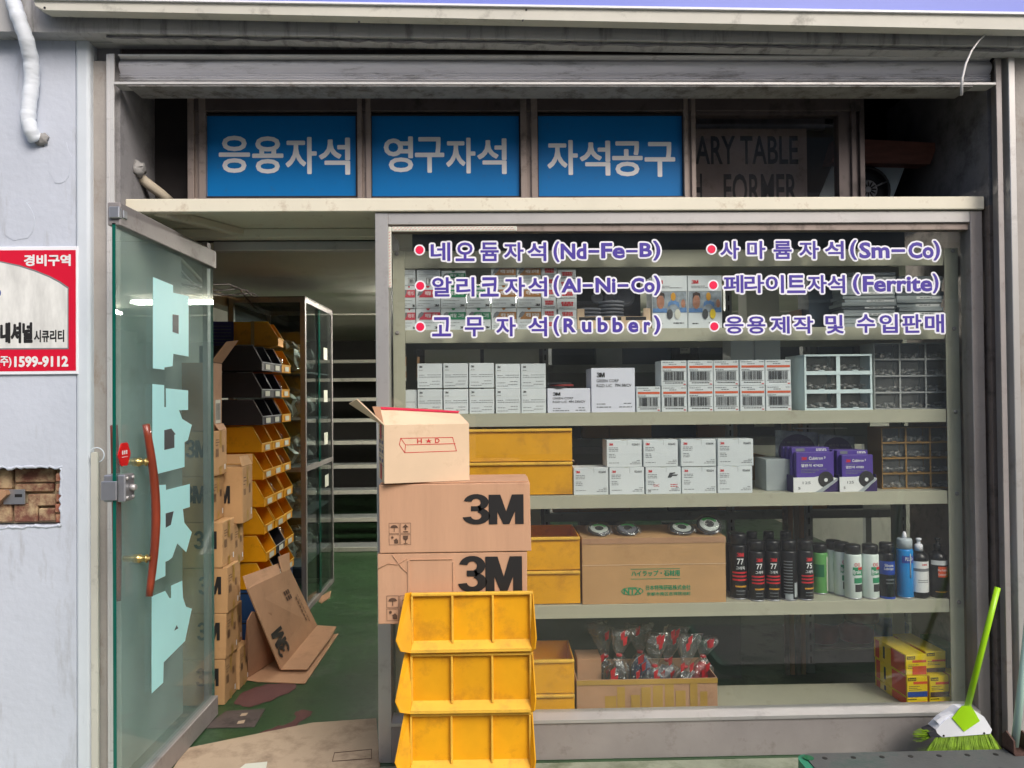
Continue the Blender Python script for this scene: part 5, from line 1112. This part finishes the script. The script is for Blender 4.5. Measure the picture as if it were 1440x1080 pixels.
p_rect(tb, 0, 1, .86, 1.0, 'box_tape', 'tape_strip', lvl=6)
goods('kraft_block', 'small plain kraft box behind the taped carton, bottom shelf', 'box', 812, 846, 'E', .19, .12, 'kraft_carton', Y=PY+.12, y=950)
def bag(label, px, py0, Y, w, m, lean, group='plastic bags in the taped carton'):
    c = at(px, py0, Y); z0 = ZS['E']+.0045; h = c.z-z0
    o = empty('plastic_bag', label, 'plastic bag', (c.x-lean*.6, Y, z0), 0, group); R_ = random.Random(px); tf = R_.uniform(.52, .74)
    def sheet(name, mt, s, prof, nn=20, rg=.16, fl=.6):
        b = MB(); prev = None
        for r_, z_ in prof:
            ph = R_.uniform(0, 6); ring = []
            for k in range(nn):
                an = k*2*math.pi/nn; q = w*s*r_*(1+rg*math.sin(3*an+ph)+.7*rg*math.sin(7*an+1.7*ph)+R_.uniform(-.03, .03)); ring.append(b.bm.verts.new((q*math.cos(an)+lean*z_*z_, q*fl*math.sin(an), z_*h+.006*math.sin(2*an+ph))))
            if prev:
                for k in range(nn): b.bm.faces.new((prev[k], prev[(k+1) % nn], ring[(k+1) % nn], ring[k]))
            else: b.bm.faces.new(ring[::-1])
            prev = ring
        b.bm.faces.new(prev); return b.build(name, mt, o, smooth=True)
    sheet('bag_contents', m, .82, [(.7, .0), (.9, .22*tf), (.95, .5*tf), (.8, .72*tf), (.4, .88*tf)], 14, .14)
    sheet('bag_film', 'clear_film', 1, [(.8, 0), (1.0, .22*tf), (1.1, .5*tf), (1.0, .75*tf), (.6, .9*tf), (.22, tf), (.5, tf+.3*(1-tf)), (.85, tf+.65*(1-tf)), (R_.uniform(.8, 1.25), 1)], 40, .16)
    b = MB(); b.lathe([(.011, 0), (.014, .005), (.011, .01)], (lean*tf*tf, 0, h*(tf-.005)), 12); b.build('bag_tie', 'wrap_red', o)
    for k in range(6):
        z1 = R_.choice((.3, .4, .5, .8, .88))*h; x = R_.uniform(-.8, .5)*w*(.9 if z1 < .6*h else .5)+lean*(z1/h)**2; yy = -w*.66-.002*k
        b = MB(); b.prism([(x, yy, z1), (x+.014, yy+.004, z1+.008), (x+.018, yy+.004, z1+.042), (x-.002, yy, z1+.03)], (0, .0015, 0)); b.build('red_strip', 'wrap_red', o)
for i, (px, y0, yy, w, m, ln) in enumerate(((846, 876, .17, .05, 'disc_dark', -.05), (872, 884, .09, .052, 'disc_dark', .03), (898, 878, .16, .056, 'blue_plastic', -.02), (922, 890, .08, .052, 'bind_blue', .02), (944, 882, .15, .058, 'disc_grey', .06), (966, 892, .075, .05, 'disc_dark', .03), (990, 898, .12, .048, 'wrap_red', .05))):
    bag(f'{ORD[i]} clear plastic bag with red strips from left, taped carton', px, y0, PY+yy, w, m, ln)
# yellow tape boxes, staggered pile
def tape_box(label, px0, px1, z, h, Y, D, bands):
    o = goods('tape_box', label, 'box', px0, px1, 'E', h-.001, D, 'tin_yellow', 'yellow tape boxes', z=z, Y=Y, y=960, dy=0, rz=.06)
    p_rect(o, .04, .44, .78, .93, 'black_ink', 'logo_plate'); p_text(o, 'Scotch', .07, .41, .81, .91, 'tin_yellow', lvl=2)
    for v0, v1, m in bands: p_rect(o, .02 if m != 'tin_red' else .3, .98, v0, v1, m)
    p_lines(o, [(.08, .6, .52), (.08, .5, .44), (.08, .7, .36)], .03, 'dark_grey', seed=px0)
    p_rect(o, .05, .18, .06, .94, 'tin_red', face='left'); p_rect(o, .3, .36, .2, .8, 'black_ink', face='left', name='logo_plate'); p_rect(o, .55, .97, .05, .95, 'tin_red', face='left')
zA, zB, zC = Z(984, 1290)-ZS['E'], Z(953, 1290)-ZS['E'], Z(923, 1290)-ZS['E']
hA, hB, hC = zA, zB-zA-.0005, zC-zB-.0005
for lb, a, c, z, h, yy, bn in (('yellow tape box, left column, lowest, bottom shelf', 1275, 1305, 0, hA, .02, [(.4, .56, 'tin_red')]), ('yellow tape box, middle column, lowest, bottom shelf', 1306.5, 1337, 0, hA, .02, [(.4, .56, 'tin_red')]), ('yellow tape box, right column, lowest, bottom shelf', 1338, 1352, 0, hA, .03, [(.4, .56, 'tin_red')]),
        ('yellow tape box with a blue band, left column, middle, bottom shelf', 1275, 1305, zA, hB, .022, [(.62, .74, 'tin_red'), (.03, .28, 'tin_blue')]), ('yellow tape box with a brown band, middle column, middle, bottom shelf', 1307, 1335, zA, hB, .02, [(.6, .72, 'tin_red'), (.02, .26, 'rust')]), ('yellow tape box, right column, middle, bottom shelf', 1336.5, 1352, zA, hB, .035, [(.5, .62, 'tin_red'), (.05, .2, 'brick_red')]),
        ('yellow tape box with a red lower half, left column, top, bottom shelf', 1274, 1304, zB, hC, .024, [(.62, .74, 'tin_red'), (.04, .45, 'tin_red')]), ('yellow tape box with a dark base, middle column, top, bottom shelf', 1302, 1331, zB, hC, .06, [(.5, .6, 'tin_red'), (.0, .2, 'rust')])):
    tape_box(lb, a, c, z, h, PY+yy, .24, bn)
o = goods('tape_box', 'dark green box on top right of the yellow tape boxes, bottom shelf', 'box', 1331, 1358, 'E', .085, .2, 'tin_green', Y=PY+.1, z=zB, y=930, dy=0)
# ------------------------------------------------------------------ stock inside the entrance: logo cartons
def logo_carton(label, X1, Y0, z, W, H, D, rz=0., grp='tan logo cartons stacked inside the entrance', logo=True, seed=1):
    o = carton('stock_carton', label, 'carton', W, H, D, 'tan_carton', (X1-W/2, Y0, z), rz, grp, .003)
    if logo: p_logo(o, .66, .93, .42, .82, 'black_ink')
    p_lines(o, [(.12, .35, .8), (.12, .4, .74), (.12, .3, .68)], .018, 'cardboard_print', 'right', seed=seed); p_bars(o, .12, .34, .42, .6, 'cardboard_print', 'right', n=9); p_bars(o, .62, .8, .5, .66, 'cardboard_print', 'right', n=7)
    p_rect(o, .44, .56, .62, 1, 'box_tape', 'tape_strip', 'right', 2); p_rect(o, .44, .56, 0, .2, 'box_tape', 'tape_strip', 'right', 2); p_rect(o, .8, .88, .1, .22, 'sign_white', 'paper_label', 'right', 2)
    return o
CX = -1.285
for i in range(6):
    logo_carton(f'tan logo carton, {ORD[i]} from the floor in the stack just behind the glass door', CX+jig(.012)-(.0 if i < 4 else .06), .588+abs(jig(.012)), .0075+i*.2165, .40, .2155, .165, jig(.012), seed=i)
for i in range(4):
    logo_carton(f'tan carton, {ORD[i]} from the floor in the stack behind the front carton stack', CX+.003+jig(.008)-(.03 if i else 0), .772+abs(jig(.006)), .0075+i*.2055, .40, .2045, .14, jig(.01), logo=False, seed=i+9)
oc = logo_carton('tan logo carton with raised flaps on the second carton stack, beside the bins', -1.272, .80, .0075+4*.2055, .30, .285, .16, 0, 'open cartons inside the entrance', logo=False)
p_logo(oc, .5, .8, .36, .68, 'black_ink')
H_ = .285; b = MB()
b.prism([(-.15, .16, H_+.002), (.15, .16, H_+.002), (.14, .19, H_+.05), (-.14, .19, H_+.05)], (0, .004, 0)); b.build('flap', 'tan_carton', oc); b = MB(); b.prism([(.15, 0, H_+.002), (.15, .16, H_+.002), (.13, .15, H_+.05), (.13, .02, H_+.05)], (-.003, 0, 0)); b.build('flap', 'tan_carton', oc)
bo = carton('torn_carton', 'torn brown carton with a raised flap on top of the front carton stack', 'carton', .3, .33, .15, 'kraft_carton', (-1.355-.15, .62, .0075+6*.2165), .04, 'open cartons inside the entrance')
b = MB(); b.prism([(.15, 0, .331), (.15, .15, .331), (.235, .14, .445), (.215, .02, .43)], (-.004, 0, 0)); b.build('flap', 'kraft_carton', bo); b = MB(); b.prism([(.152, .02, .03), (.156, .14, .03), (.175, .13, -.0), (.17, .03, -.0)], (.003, 0, 0)); b.build('flap', 'kraft_carton', bo)
p_rect(bo, .3, .8, .1, .45, 'pale_paper', 'paper_label', 'right', 1); p_bars(bo, .35, .75, .15, .4, 'dark_grey', 'right', 2, n=12)

# ------------------------------------------------------------------ hopper-front bins on the left side, openings towards the aisle
def hopper(name, label, cm, lm, w, L, h, loc, rz, grp, card=True):
    r = empty(name, label, 'storage bin', loc, rz, grp); t = .003
    side = [(0, 0.004), (0, h*.34), (L*.15, h-.002), (L, h-.002), (L, .004)]
    for sx in (-1, 1):
        b = MB(); b.prism([(sx*w/2, y, z) for y, z in side], (-sx*t, 0, 0)); b.build('side_wall', cm, r)
    b = MB(); b.box(-w/2+t, w/2-t, 0, t, .004, h*.34); b.box(-w/2+t, w/2-t, L-t, L, .004, h-.002); b.box(-w/2+t, w/2-t, t, L-t, .004, .007); b.build('tray', cm, r)
    b = MB(); b.box(-w/2-.001, w/2+.001, -.004, .002, h*.32, h*.36, .001)
    for sx in (-1, 1): b.tube([(sx*(w/2-.0015), .0, h*.34), (sx*(w/2-.0015), L*.15, h-.001), (sx*(w/2-.0015), L*.4, h-.001)], .0032, 6)
    b.build('lip', lm, r)
    if card: b = MB(); b.box(-w*.22, w*.22, -.0048, -.0042, h*.08, h*.28); b.build('label_card', 'pale_paper', r)
    return r
zb = .352; pitch = .158
LIPX = -1.325
colY = [1.36+.100, 1.36+.305, 1.36+.51]
for rw in range(9):
    for cl in range(3):
        dark = (rw >= 6 and cl < 2) or (rw in (0, 1) and cl == 1)
        lb = f'{"dark grey" if dark else "yellow"} hopper bin, {ORD[rw] if rw < 8 else "ninth"} row from the bottom, {["nearest", "middle", "farthest"][cl]} column'
        hopper('hopper_bin', lb, 'black_plastic' if dark else 'yellow_inner', 'grey_plastic' if dark else 'yellow_edge', .198, .36, .152, (LIPX+jig(.004)+(-.004*rw if rw < 6 else -.02), colY[cl], zb+rw*pitch), math.pi/2+jig(.01), 'hopper bins stacked along the left side')
tp = hopper('hopper_bin', 'single yellow bin with a blue paper end on top of the bin stack', 'yellow_inner', 'yellow_edge', .198, .40, .15, (LIPX-.0, colY[1]+.02, zb+9*pitch), math.pi/2+.12, 'hopper bins stacked along the left side', False)
b = MB(); b.box(-.1025, -.0995, .26, .40, .004, .15); pb = b.build('paper_end', 'navy_ink', tp)
b = MB()
for k in range(6): b.box(-.1032, -.1027, .275, .385, .02+k*.02, .023+k*.02)
b.build('fine_print', 'grey_ink', pb)['kind'] = 'stuff'
b = MB(); b.box(-.1015, -.0995, .14, .16, .0, .152); b.build('tape_strip', 'box_tape', tp)
for k, cl in enumerate(colY):
    for j in range(2):
        c_ = carton('blue_crate', f'dark blue crate, {["lower", "upper"][j]} one under the {["nearest", "middle", "farthest"][k]} bin column', 'crate', .36, .17, .2, 'blue_plastic', (LIPX-.19, cl-.1, .0075+j*.1715), 0, 'blue crates under the bins')
        p_rect(c_, .05, .95, .88, .93, 'black_ink', 'crate_rim'); p_rect(c_, .05, .95, .88, .93, 'black_ink', 'crate_rim', 'right')
# something in the bins: small clear bags
def crumple(b, c, r, R_, n=10, mth=6):
    pr = None
    for j in range(mth+1):
        th = math.pi*j/mth; ring = []
        for k in range(n):
            q = r*R_.uniform(.75, 1.15); ring.append(b.bm.verts.new(Vector(c)+Vector((q*math.sin(th)*math.cos(k*2*math.pi/n), q*math.sin(th)*math.sin(k*2*math.pi/n), q*.9*math.cos(th)))))
        if pr:
            for k in range(n): b.bm.faces.new((pr[k], pr[(k+1) % n], ring[(k+1) % n], ring[k]))
        pr = ring
R_ = random.Random(11)
for rw, cl, nm in ((5, 2, 'sixth'), (7, 2, 'eighth'), (4, 2, 'fifth'), (3, 1, 'fourth'), (1, 2, 'second'), (8, 2, 'ninth')):
    b = MB(); crumple(b, (0, 0, .05), .055, R_)
    o = b.build('plastic_bag', 'clear_film', None, (LIPX-.09, colY[cl], zb+rw*pitch+.012), smooth=True); tag(o, f'crumpled clear bag in the {nm} row bin, {["nearest", "middle", "farthest"][cl]} column', 'plastic bag', 'clear bags in the hopper bins')

# ------------------------------------------------------------------ tall glass cabinet
cx0, cx1, cy0, cy1, chh = -1.78, -1.268, 2.06, 2.92, 2.13
gc = empty('glass_cabinet', 'tall aluminium framed glass cabinet behind the hopper bins', 'cabinet', ((cx0+cx1)/2, (cy0+cy1)/2, .0065)); o0 = Vector(gc.location)
cw2, cd2 = (cx1-cx0)/2, (cy1-cy0)/2; t = .034
for sx in (-1, 1):
    for sy in (-1, 1):
        b = MB(); b.box(sx*cw2-(t if sx > 0 else 0), sx*cw2+(0 if sx > 0 else t), sy*cd2-(t if sy > 0 else 0), sy*cd2+(0 if sy > 0 else t), 0, chh, .002); b.build('frame_post', 'old_aluminium', gc)
for z in (0, chh-t, .95):
    b = MB(); b.box(-cw2+t, cw2-t, -cd2, -cd2+t*.8, z+.001, z+t-.001); b.box(-cw2+t, cw2-t, cd2-t*.8, cd2, z+.001, z+t-.001); b.box(cw2-t*.8, cw2-.001, -cd2+t, cd2-t, z+.001, z+t-.001); b.box(-cw2+.001, -cw2+t*.8, -cd2+t, cd2-t, z+.001, z+t-.001); b.build('frame_rail', 'old_aluminium', gc)
b = MB(); b.box(-cw2, cw2, -cd2, cd2, chh+.0005, chh+.006); b.build('top_board', 'dark_aluminium', gc)
b = MB(); b.box(-cw2-.004, -cw2-.001, -cd2, cd2, 0, chh); b.build('back_board', 'dark_grey', gc)
b = MB(); b.box(-cw2+t, cw2-t, cd2-.012, cd2-.008, .002, chh-.002); b.build('end_board', 'dark_grey', gc)
b = MB(); b.box(-cw2+t, cw2-t, -cd2+.008, -cd2+.012, t, chh-t); b.build('glass_panel', 'cabinet_glass', gc)
for (ya, yb, xx) in ((-cd2+t, .03, cw2-.020), (-.03, cd2-t, cw2-.010)):
    for (za, zc_) in ((t, .95), (.95+t, chh-t)):
        b = MB(); b.box(xx, xx+.004, ya, yb, za, zc_); b.build('sliding_glass', 'cabinet_glass', gc)
b = MB(); b.box(cw2-.009, cw2-.004, -.02, .02, .02, chh-.02); b.build('glass_stile', 'teal_edge', gc)
for k in range(5):
    z = .3+.33*k
    b = MB(); b.box(-cw2+.01, cw2-.03, -cd2+.02, cd2-.02, z, z+.012); b.build('cabinet_shelf', 'sheet_dark', gc)
for i, (yy, zz) in enumerate(((.2, 1.78), (.2, 1.46), (.2, 1.14), (.22, .82))):
    b = MB(); b.box(cw2-.0055, cw2-.005, yy-.06, yy+.06, zz-.045, zz+.045); b.build('paper_note', 'pale_paper', gc)
R_ = random.Random(4)
for k in range(5):
    for j in range(4):
        b = MB(); r_ = R_.uniform(.09, .125); crumple(b, (0, 0, r_*.9), r_, R_, 14, 8)
        o = b.build('stock_bag', 'clear_film' if j % 2 else 'bag_stuff', None, (o0.x+.085+R_.uniform(-.05, .02), o0.y-.3+j*.2, .0065+.3+.33*k+.013)); tag(o, f'crumpled bag, {["nearest", "second nearest", "third nearest", "farthest"][j]}, on the {ORD[k]} shelf from below in the glass cabinet', 'plastic bag', 'bags in the glass cabinet')

# ------------------------------------------------------------------ flattened carton leaning beside the aisle
fc = empty('flattened_carton', 'flattened brown carton with an upside-down logo leaning beside the aisle', 'cardboard', (0, 0, 0))
BL, BR = atz(395, 941, .03), atz(446, 879, .05); TL, TR = atx(348, 828, -1.2), atx(408, 800, -1.19)
def sheet(name, pts, m, off, par=fc):
    b = MB(); b.prism(pts, off); return b.build(name, m, par)
pn = sheet('main_panel', [BL, BR, TR, TL], 'kraft_carton', (-.006, 0, -.002))
F1 = atx(367, 808, -1.23); TL2, TM = atx(347, 826, -1.205), atx(401, 788, -1.225)
sheet('upper_flap', [TL, TL.lerp(TR, .74), atx(392, 806, -1.225)+Vector((0, 0, .055)), TL+Vector((-.025, .02, .055))], 'kraft_carton', (-.005, 0, 0))
sheet('upper_flap', [TL.lerp(TR, .78), TR, atx(407, 777, -1.215), atx(392, 783, -1.22)], 'kraft_carton', (-.005, 0, 0))
sheet('lower_flap', [BL, BR, atz(473, 881, .05), atz(466, 895, .04), atz(432, 941, .03)], 'kraft_carton', (0, 0, -.005))
sheet('floor_panel', [atz(343, 955, .018), atz(362, 958, .013), atz(429, 961, .013), atz(476, 891, .013), atz(440, 893, .013), atz(352, 945, .02)], 'kraft_carton', (0, 0, -.004))
sheet('back_panel', [atz(350, 952, .02), atz(392, 925, .03), atx(382, 862, -1.17), atx(355, 860, -1.2), atx(349, 872, -1.22)], 'carton_inside', (-.005, 0, 0))
sheet('back_panel', [atz(345, 950, .02)+Vector((-.01, 0, 0)), atz(352, 948, .02), atx(355, 862, -1.21), atx(348, 872, -1.24)], 'kraft_carton', (-.004, 0, 0))
# print on the leaning panel
N_ = (BR-BL).cross(TL-BL).normalized(); N_ = N_ if N_.x > 0 else -N_
def onp(u, v, e=.0012): return BL.lerp(BR, u).lerp(TL.lerp(TR, u), v)+N_*e
b = MB(); logo_shape(b, 0, 1, 0, 1)
for v in b.bm.verts:
    u, w = v.co.x, v.co.z; v.co = onp(.30-.24*w, .08+.34*u)
b.build('logo', 'black_ink', fc)
b = MB()
for (u0, u1, v0, v1) in [(.62+.05*i, .65+.05*i, .62+.08*j, .68+.08*j) for i in range(3) for j in range(2)]+[(.82, .84, .2+.07*i, .25+.07*i) for i in range(6)]+[(.88, .89, .15+.07*i, .2+.07*i) for i in range(7)]:
    b.face([onp(u0, v0), onp(u1, v0), onp(u1, v1), onp(u0, v1)])
b.build('fine_print', 'cardboard_print', fc)['kind'] = 'stuff'
tag(sheet('cardboard_scrap', [atz(448, 846, .012), atz(452, 838, .012), atz(466, 830, .012), atz(464, 840, .012), atz(452, 848, .012)], 'kraft_carton', (0, 0, -.004), None), 'small cardboard scrap on the green floor near the glass cabinet', 'cardboard')

# ------------------------------------------------------------------ ceiling lamps of the shop
def lamp(label, c, L, rz):
    r = empty('fluorescent_lamp', label, 'ceiling lamp', (c[0], c[1], 2.2995), rz, 'fluorescent ceiling lamps')
    b = MB(); b.box(-L/2, L/2, -.022, .022, -.03, 0, .004); b.build('lamp_housing', 'lamp_body', r)
    for s in (-1, 1):
        b = MB(); b.tube([(-L/2+.03, s*.045, -.05), (L/2-.03, s*.045, -.05)], .0135, 10); b.build('lamp_tube', 'lamp_white', r)
        for e in (-1, 1):
            b = MB(); b.box(e*(L/2-.03)-.012, e*(L/2-.03)+.012, s*.045-.024, s*.045+.012, -.055, -.03); b.build('lamp_holder', 'lamp_body', r)
lamp('lit fluorescent ceiling lamp beyond the window post, seen as a glow', (-.25, 3.2), 1.25, 0)
lamp('lit fluorescent ceiling lamp running front to back in the shop', (.75, 3.4), 1.25, math.pi/2-.25)

# ------------------------------------------------------------------ storage racks behind the display
bk = empty('storage_rack', 'grey slotted steel rack standing behind the display rack', 'shelf rack', (0, 0, .0065))
for x in (.32, 1.47, 2.55):
    for y in (1.62, 2.05):
        b = MB(); b.box(x-.02, x+.02, y, y+.003, 0, 2.1); b.box(x-.02, x-.017, y+.003, y+.04, 0, 2.1); po = b.build('rack_post', 'steel_rack', bk)
        if y < 2:
            b = MB()
            for k in range(34): b.box(x-.005, x+.005, y-.0009, y-.0003, .05+k*.06, .085+k*.06)
            b.build('post_slots', 'black_ink', po)['kind'] = 'stuff'
for z in (.26, .72, 1.18, 1.64):
    b = MB(); b.box(.30, 2.57, 1.615, 1.6195, z-.05, z); b.box(.30, 2.57, 1.6635, 2.04, z-.006, z-.001); b.build('rack_shelf', 'steel_rack', bk)
R_ = random.Random(21)
kinds = [('kraft_carton', 'brown carton'), ('sheet_dark', 'dark grey box'), ('bind_blue', 'dark blue box'), ('disc_dark', 'black box'), ('tan_carton', 'tan carton'), ('sheet_grey', 'light grey box')]
for zi, z in enumerate((.26, .72, 1.18, 1.64)):
    x = .36; i = 0
    while x < 2.45:
        w = R_.uniform(.16, .34); h = R_.uniform(.14, .36); k = R_.choice(kinds)
        if not (zi == 0 and 1.4 < x+w and x < 2.2) and x+w < 2.54:
            o = carton('stored_box', f'{k[1]}, {(ORD+["ninth", "tenth", "eleventh"])[i]} from left, {ORD[zi]} shelf from below of the rack behind', 'box', w-.008, h, .3, k[0], (x+w/2, 1.67, .0065+z), jig(.03), 'boxes on the rack behind the display')
            if R_.random() < .5: p_rect(o, .3, .7, .35, .6, 'pale_paper', 'paper_label'); p_lines(o, [(.34, .64, .53), (.34, .6, .46)], .03, 'dark_grey', lvl=2, seed=i)
            i += 1
        x += w
lw = empty('low_rack', 'low slotted steel rack with coils behind the bottom shelf', 'shelf rack', (0, 0, .0065))
for x in (1.635, 2.5):
    b = MB(); b.box(x-.02, x+.02, .86, .863, 0, 2.0); b.box(x-.02, x-.017, .863, .90, 0, 2.0); po = b.build('rack_post', 'steel_rack', lw)
    b = MB()
    for k in range(32): b.box(x-.005, x+.005, .8591, .8597, .05+k*.06, .085+k*.06)
    b.build('post_slots', 'black_ink', po)['kind'] = 'stuff'
b = MB(); b.box(1.657, 2.478, .862, .866, .05, .115); b.box(1.657, 2.478, .905, 1.3, .108, .114); b.build('rack_shelf', 'steel_rack', lw)
for i, (x, m, zz) in enumerate(((1.76, 'rubber_red', 0), (1.95, 'rubber_red', 0), (2.14, 'tin_blue', 0), (1.79, 'bind_blue', .1), (1.98, 'rubber_red', .1), (1.86, 'rubber_red', .2))):
    b = MB(); b.lathe([(.04, 0), (.08, .002), (.09, .012), (.09, .083), (.08, .093), (.04, .095)], n=24)
    tag(b.build('cable_coil', m, None, (x, 1.02, .0065+.1145+zz)), ['red coil, left end of the lower layer on the low rack', 'red coil, middle of the lower layer on the low rack', 'blue coil at the right end of the low rack', 'dark blue coil in the second layer on the low rack', 'red coil in the second layer on the low rack', 'red coil on top of the pile on the low rack'][i], 'coil', 'coils on the low rack')
for k in range(4):
    x = 1.49+k*.029; b = MB(); b.box(x, x+.022, .83+.004*(k % 2), .85, .0075, 1.5+.03*(k % 3), .002); tag(b.build('timber_batten', 'kraft_carton' if k % 2 else 'bronze_aluminium'), ['left end', 'second from left', 'third from left', 'right end'][k]+' of four upright battens behind the bottom shelf', 'batten', 'upright battens')
# pale cabinet with sliding panels behind the left part of the display
pc = empty('pale_cabinet', 'pale green cabinet with sliding panels behind the white boxes', 'cabinet', (0, 0, .0065))
b = MB(); b.box(-.42, .28, 1.25, 1.6, 0, 1.86); b.build('cabinet_body', 'dark_aluminium', pc)
for k in range(2):
    for z0, z1 in ((1.0, 1.8), (.1, .92)):
        b = MB(); b.box(-.39+k*.335, -.075+k*.335, 1.240-.004*k, 1.249-.004*k, z0, z1, .002); b.build('cabinet_panel', 'ceiling_paint', pc)
b = MB(); b.box(-.3, 1.25, .80, .82, .0075, .66); tag(b.build('leaning_board', 'board_dark'), 'dark green board standing behind the bottom shelf', 'board')  # widened across the whole bay to darken the background behind the goods

# ------------------------------------------------------------------ things stored in the loft behind the transom
LB = .40
a, c = at(905, 283, LB), at(1134, 181, LB)
sb = empty('stored_sign', 'old grey sign board with dark capital letters stored behind the transom', 'sign', ((a.x+c.x)/2, LB, 2.3255)); o0 = Vector(sb.location)
b = MB(); b.box(a.x-o0.x, c.x-o0.x, 0, .03, 0, c.z-o0.z); b.build('board', 'storage_board', sb)
for s, x0, x1, y0, y1 in (('ARY TABLE', 978, 1122, 191, 231), ('H', 975, 987, 244, 290), ('FORMER', 1018, 1121, 244, 290)):
    p_, q_ = at(x0, y1, LB-.0012)-o0, at(x1, y0, LB-.0012)-o0; text(s, p_.x, q_.x, p_.z, q_.z, -.0012, 'black_ink', sb, 'lettering', bold=.016)
b = MB(); a, c = at(1135, 176, LB+.1), at(1160, 176, LB+.1); b.box(at(978, 170, LB+.1).x, c.x, LB+.1, LB+.12, a.z-.02, a.z+.03); tag(b.build('loft_batten', 'reveal_plaster'), 'pale timber batten above the stored sign board', 'batten')
fn = empty('exhaust_fan', 'round black fan with a pale hub under a brown board in the loft', 'fan', (0, 0, 0))
FY2 = .40
c = at(1218, 268, FY2)
b = MB(); b.prism([at(1150, 283, FY2+.03), at(1172, 230, FY2+.03), at(1275, 228, FY2+.03), at(1252, 288, FY2+.03)], (0, .012, 0)); b.build('fan_plate', 'white_plastic', fn)
b = MB(); b.prism([at(1180, 194, FY2-.06), at(1319, 201, FY2-.06), at(1308, 231, FY2-.06), at(1170, 228, FY2-.06)], (0, .1, .01)); b.build('fan_cover', 'brown_wood', fn)
b = MB(); b.lathe([(.112, 0), (.112, .035), (.105, .04), (.098, .034), (.095, .006)], (c.x, FY2+.028, c.z), 30, axis='Y'); b.build('fan_ring', 'can_black', fn)
b = MB(); b.lathe([(.046, 0), (.046, .04), (.038, .046)], (c.x, FY2+.026, c.z), 20, axis='Y'); b.build('fan_hub', 'grey_plastic', fn)
b = MB()
for k in range(12):
    an = k*2*math.pi/12; b.tube([(c.x+.014*math.cos(an), FY2-.0215, c.z+.014*math.sin(an)), (c.x+.036*math.cos(an), FY2-.0215, c.z+.036*math.sin(an))], .0035, 5)
b.build('hub_slots', 'black_ink', fn)
for k in range(4):
    an = k*math.pi/2+.4; b = MB(); b.tube([(c.x+.045*math.cos(an), FY2-.008, c.z+.045*math.sin(an)), (c.x+.1*math.cos(an), FY2-.008, c.z+.1*math.sin(an))], .004, 5); b.build('fan_spoke', 'steel', fn)
# cables and wall beam above the bins
b = MB(); b.box(-1.9, -1.8, .56, 3.0, 2.08, 2.16); tag(b.build('wall_beam', 'ledge_paint'), 'pale timber beam along the wall above the hopper bins', 'beam')
for k in range(4):
    pts = [Vector((-1.70+.03*k+.03*math.sin(t*2.3+k), .6+t*.45, 2.16-.02*k+.05*math.sin(t*1.7+k*1.3))) for t in [i*.5 for i in range(9)]]
    b = MB(); b.tube(pts, .010 if k == 0 else .006, 6); tag(b.build('cable', 'dark_aluminium' if k else 'pipe_wrap'), ['thick pale cable hanging along the wall above the carton stack', 'dark cable hanging highest above the carton stack', 'dark cable hanging in the middle above the carton stack', 'dark cable hanging lowest above the carton stack'][k], 'cable', 'cables above the carton stack')
# a carton and a wire spool by the stairs
bx2 = carton('stored_box', 'dark carton with a white label lying high on the stairs', 'box', .5, .25, .25, 'kraft_carton', (-.95, 5.95, .046+.2325*7+.003), .05)
p_rect(bx2, .3, .5, .3, .55, 'pale_paper', 'paper_label')
b = MB(); b.lathe([(.09, 0), (.09, .01), (.075, .012), (.075, .16), (.09, .162), (.09, .17)], n=20); tag(b.build('wire_spool', 'grey_plastic', None, (-1.0, 4.75, .0075)), 'grey wire spool under the lowest stair treads', 'spool')
# ------------------------------------------------------------------ house across the street (met only as a reflection in the panes)
ob = empty('opposite_building', 'plain beige house across the street, reflected in the shop glass', 'building', (0, -15, 0))
b = MB(); b.box(-14, 14, -6, 0, 0, 8.6); b.build('wall', 'stucco_grey', ob)
for fl in range(3):
    for k in range(8):
        x = -12.2+k*3.3; b = MB(); b.box(x, x+1.6, -.02, .012, 1.0+fl*2.7, 2.4+fl*2.7); wn = b.build('window', 'drawer_dark', ob)
        b = MB(); b.box(x-.06, x+1.66, .012, .10, .92+fl*2.7, .995+fl*2.7); b.build('sill', 'ledge_paint', wn)
b = MB(); b.box(-14.2, 14.2, -6.2, .2, 8.6, 8.9); b.build('roof', 'bronze_aluminium', ob)
bpy.data.scenes.remove(TS)
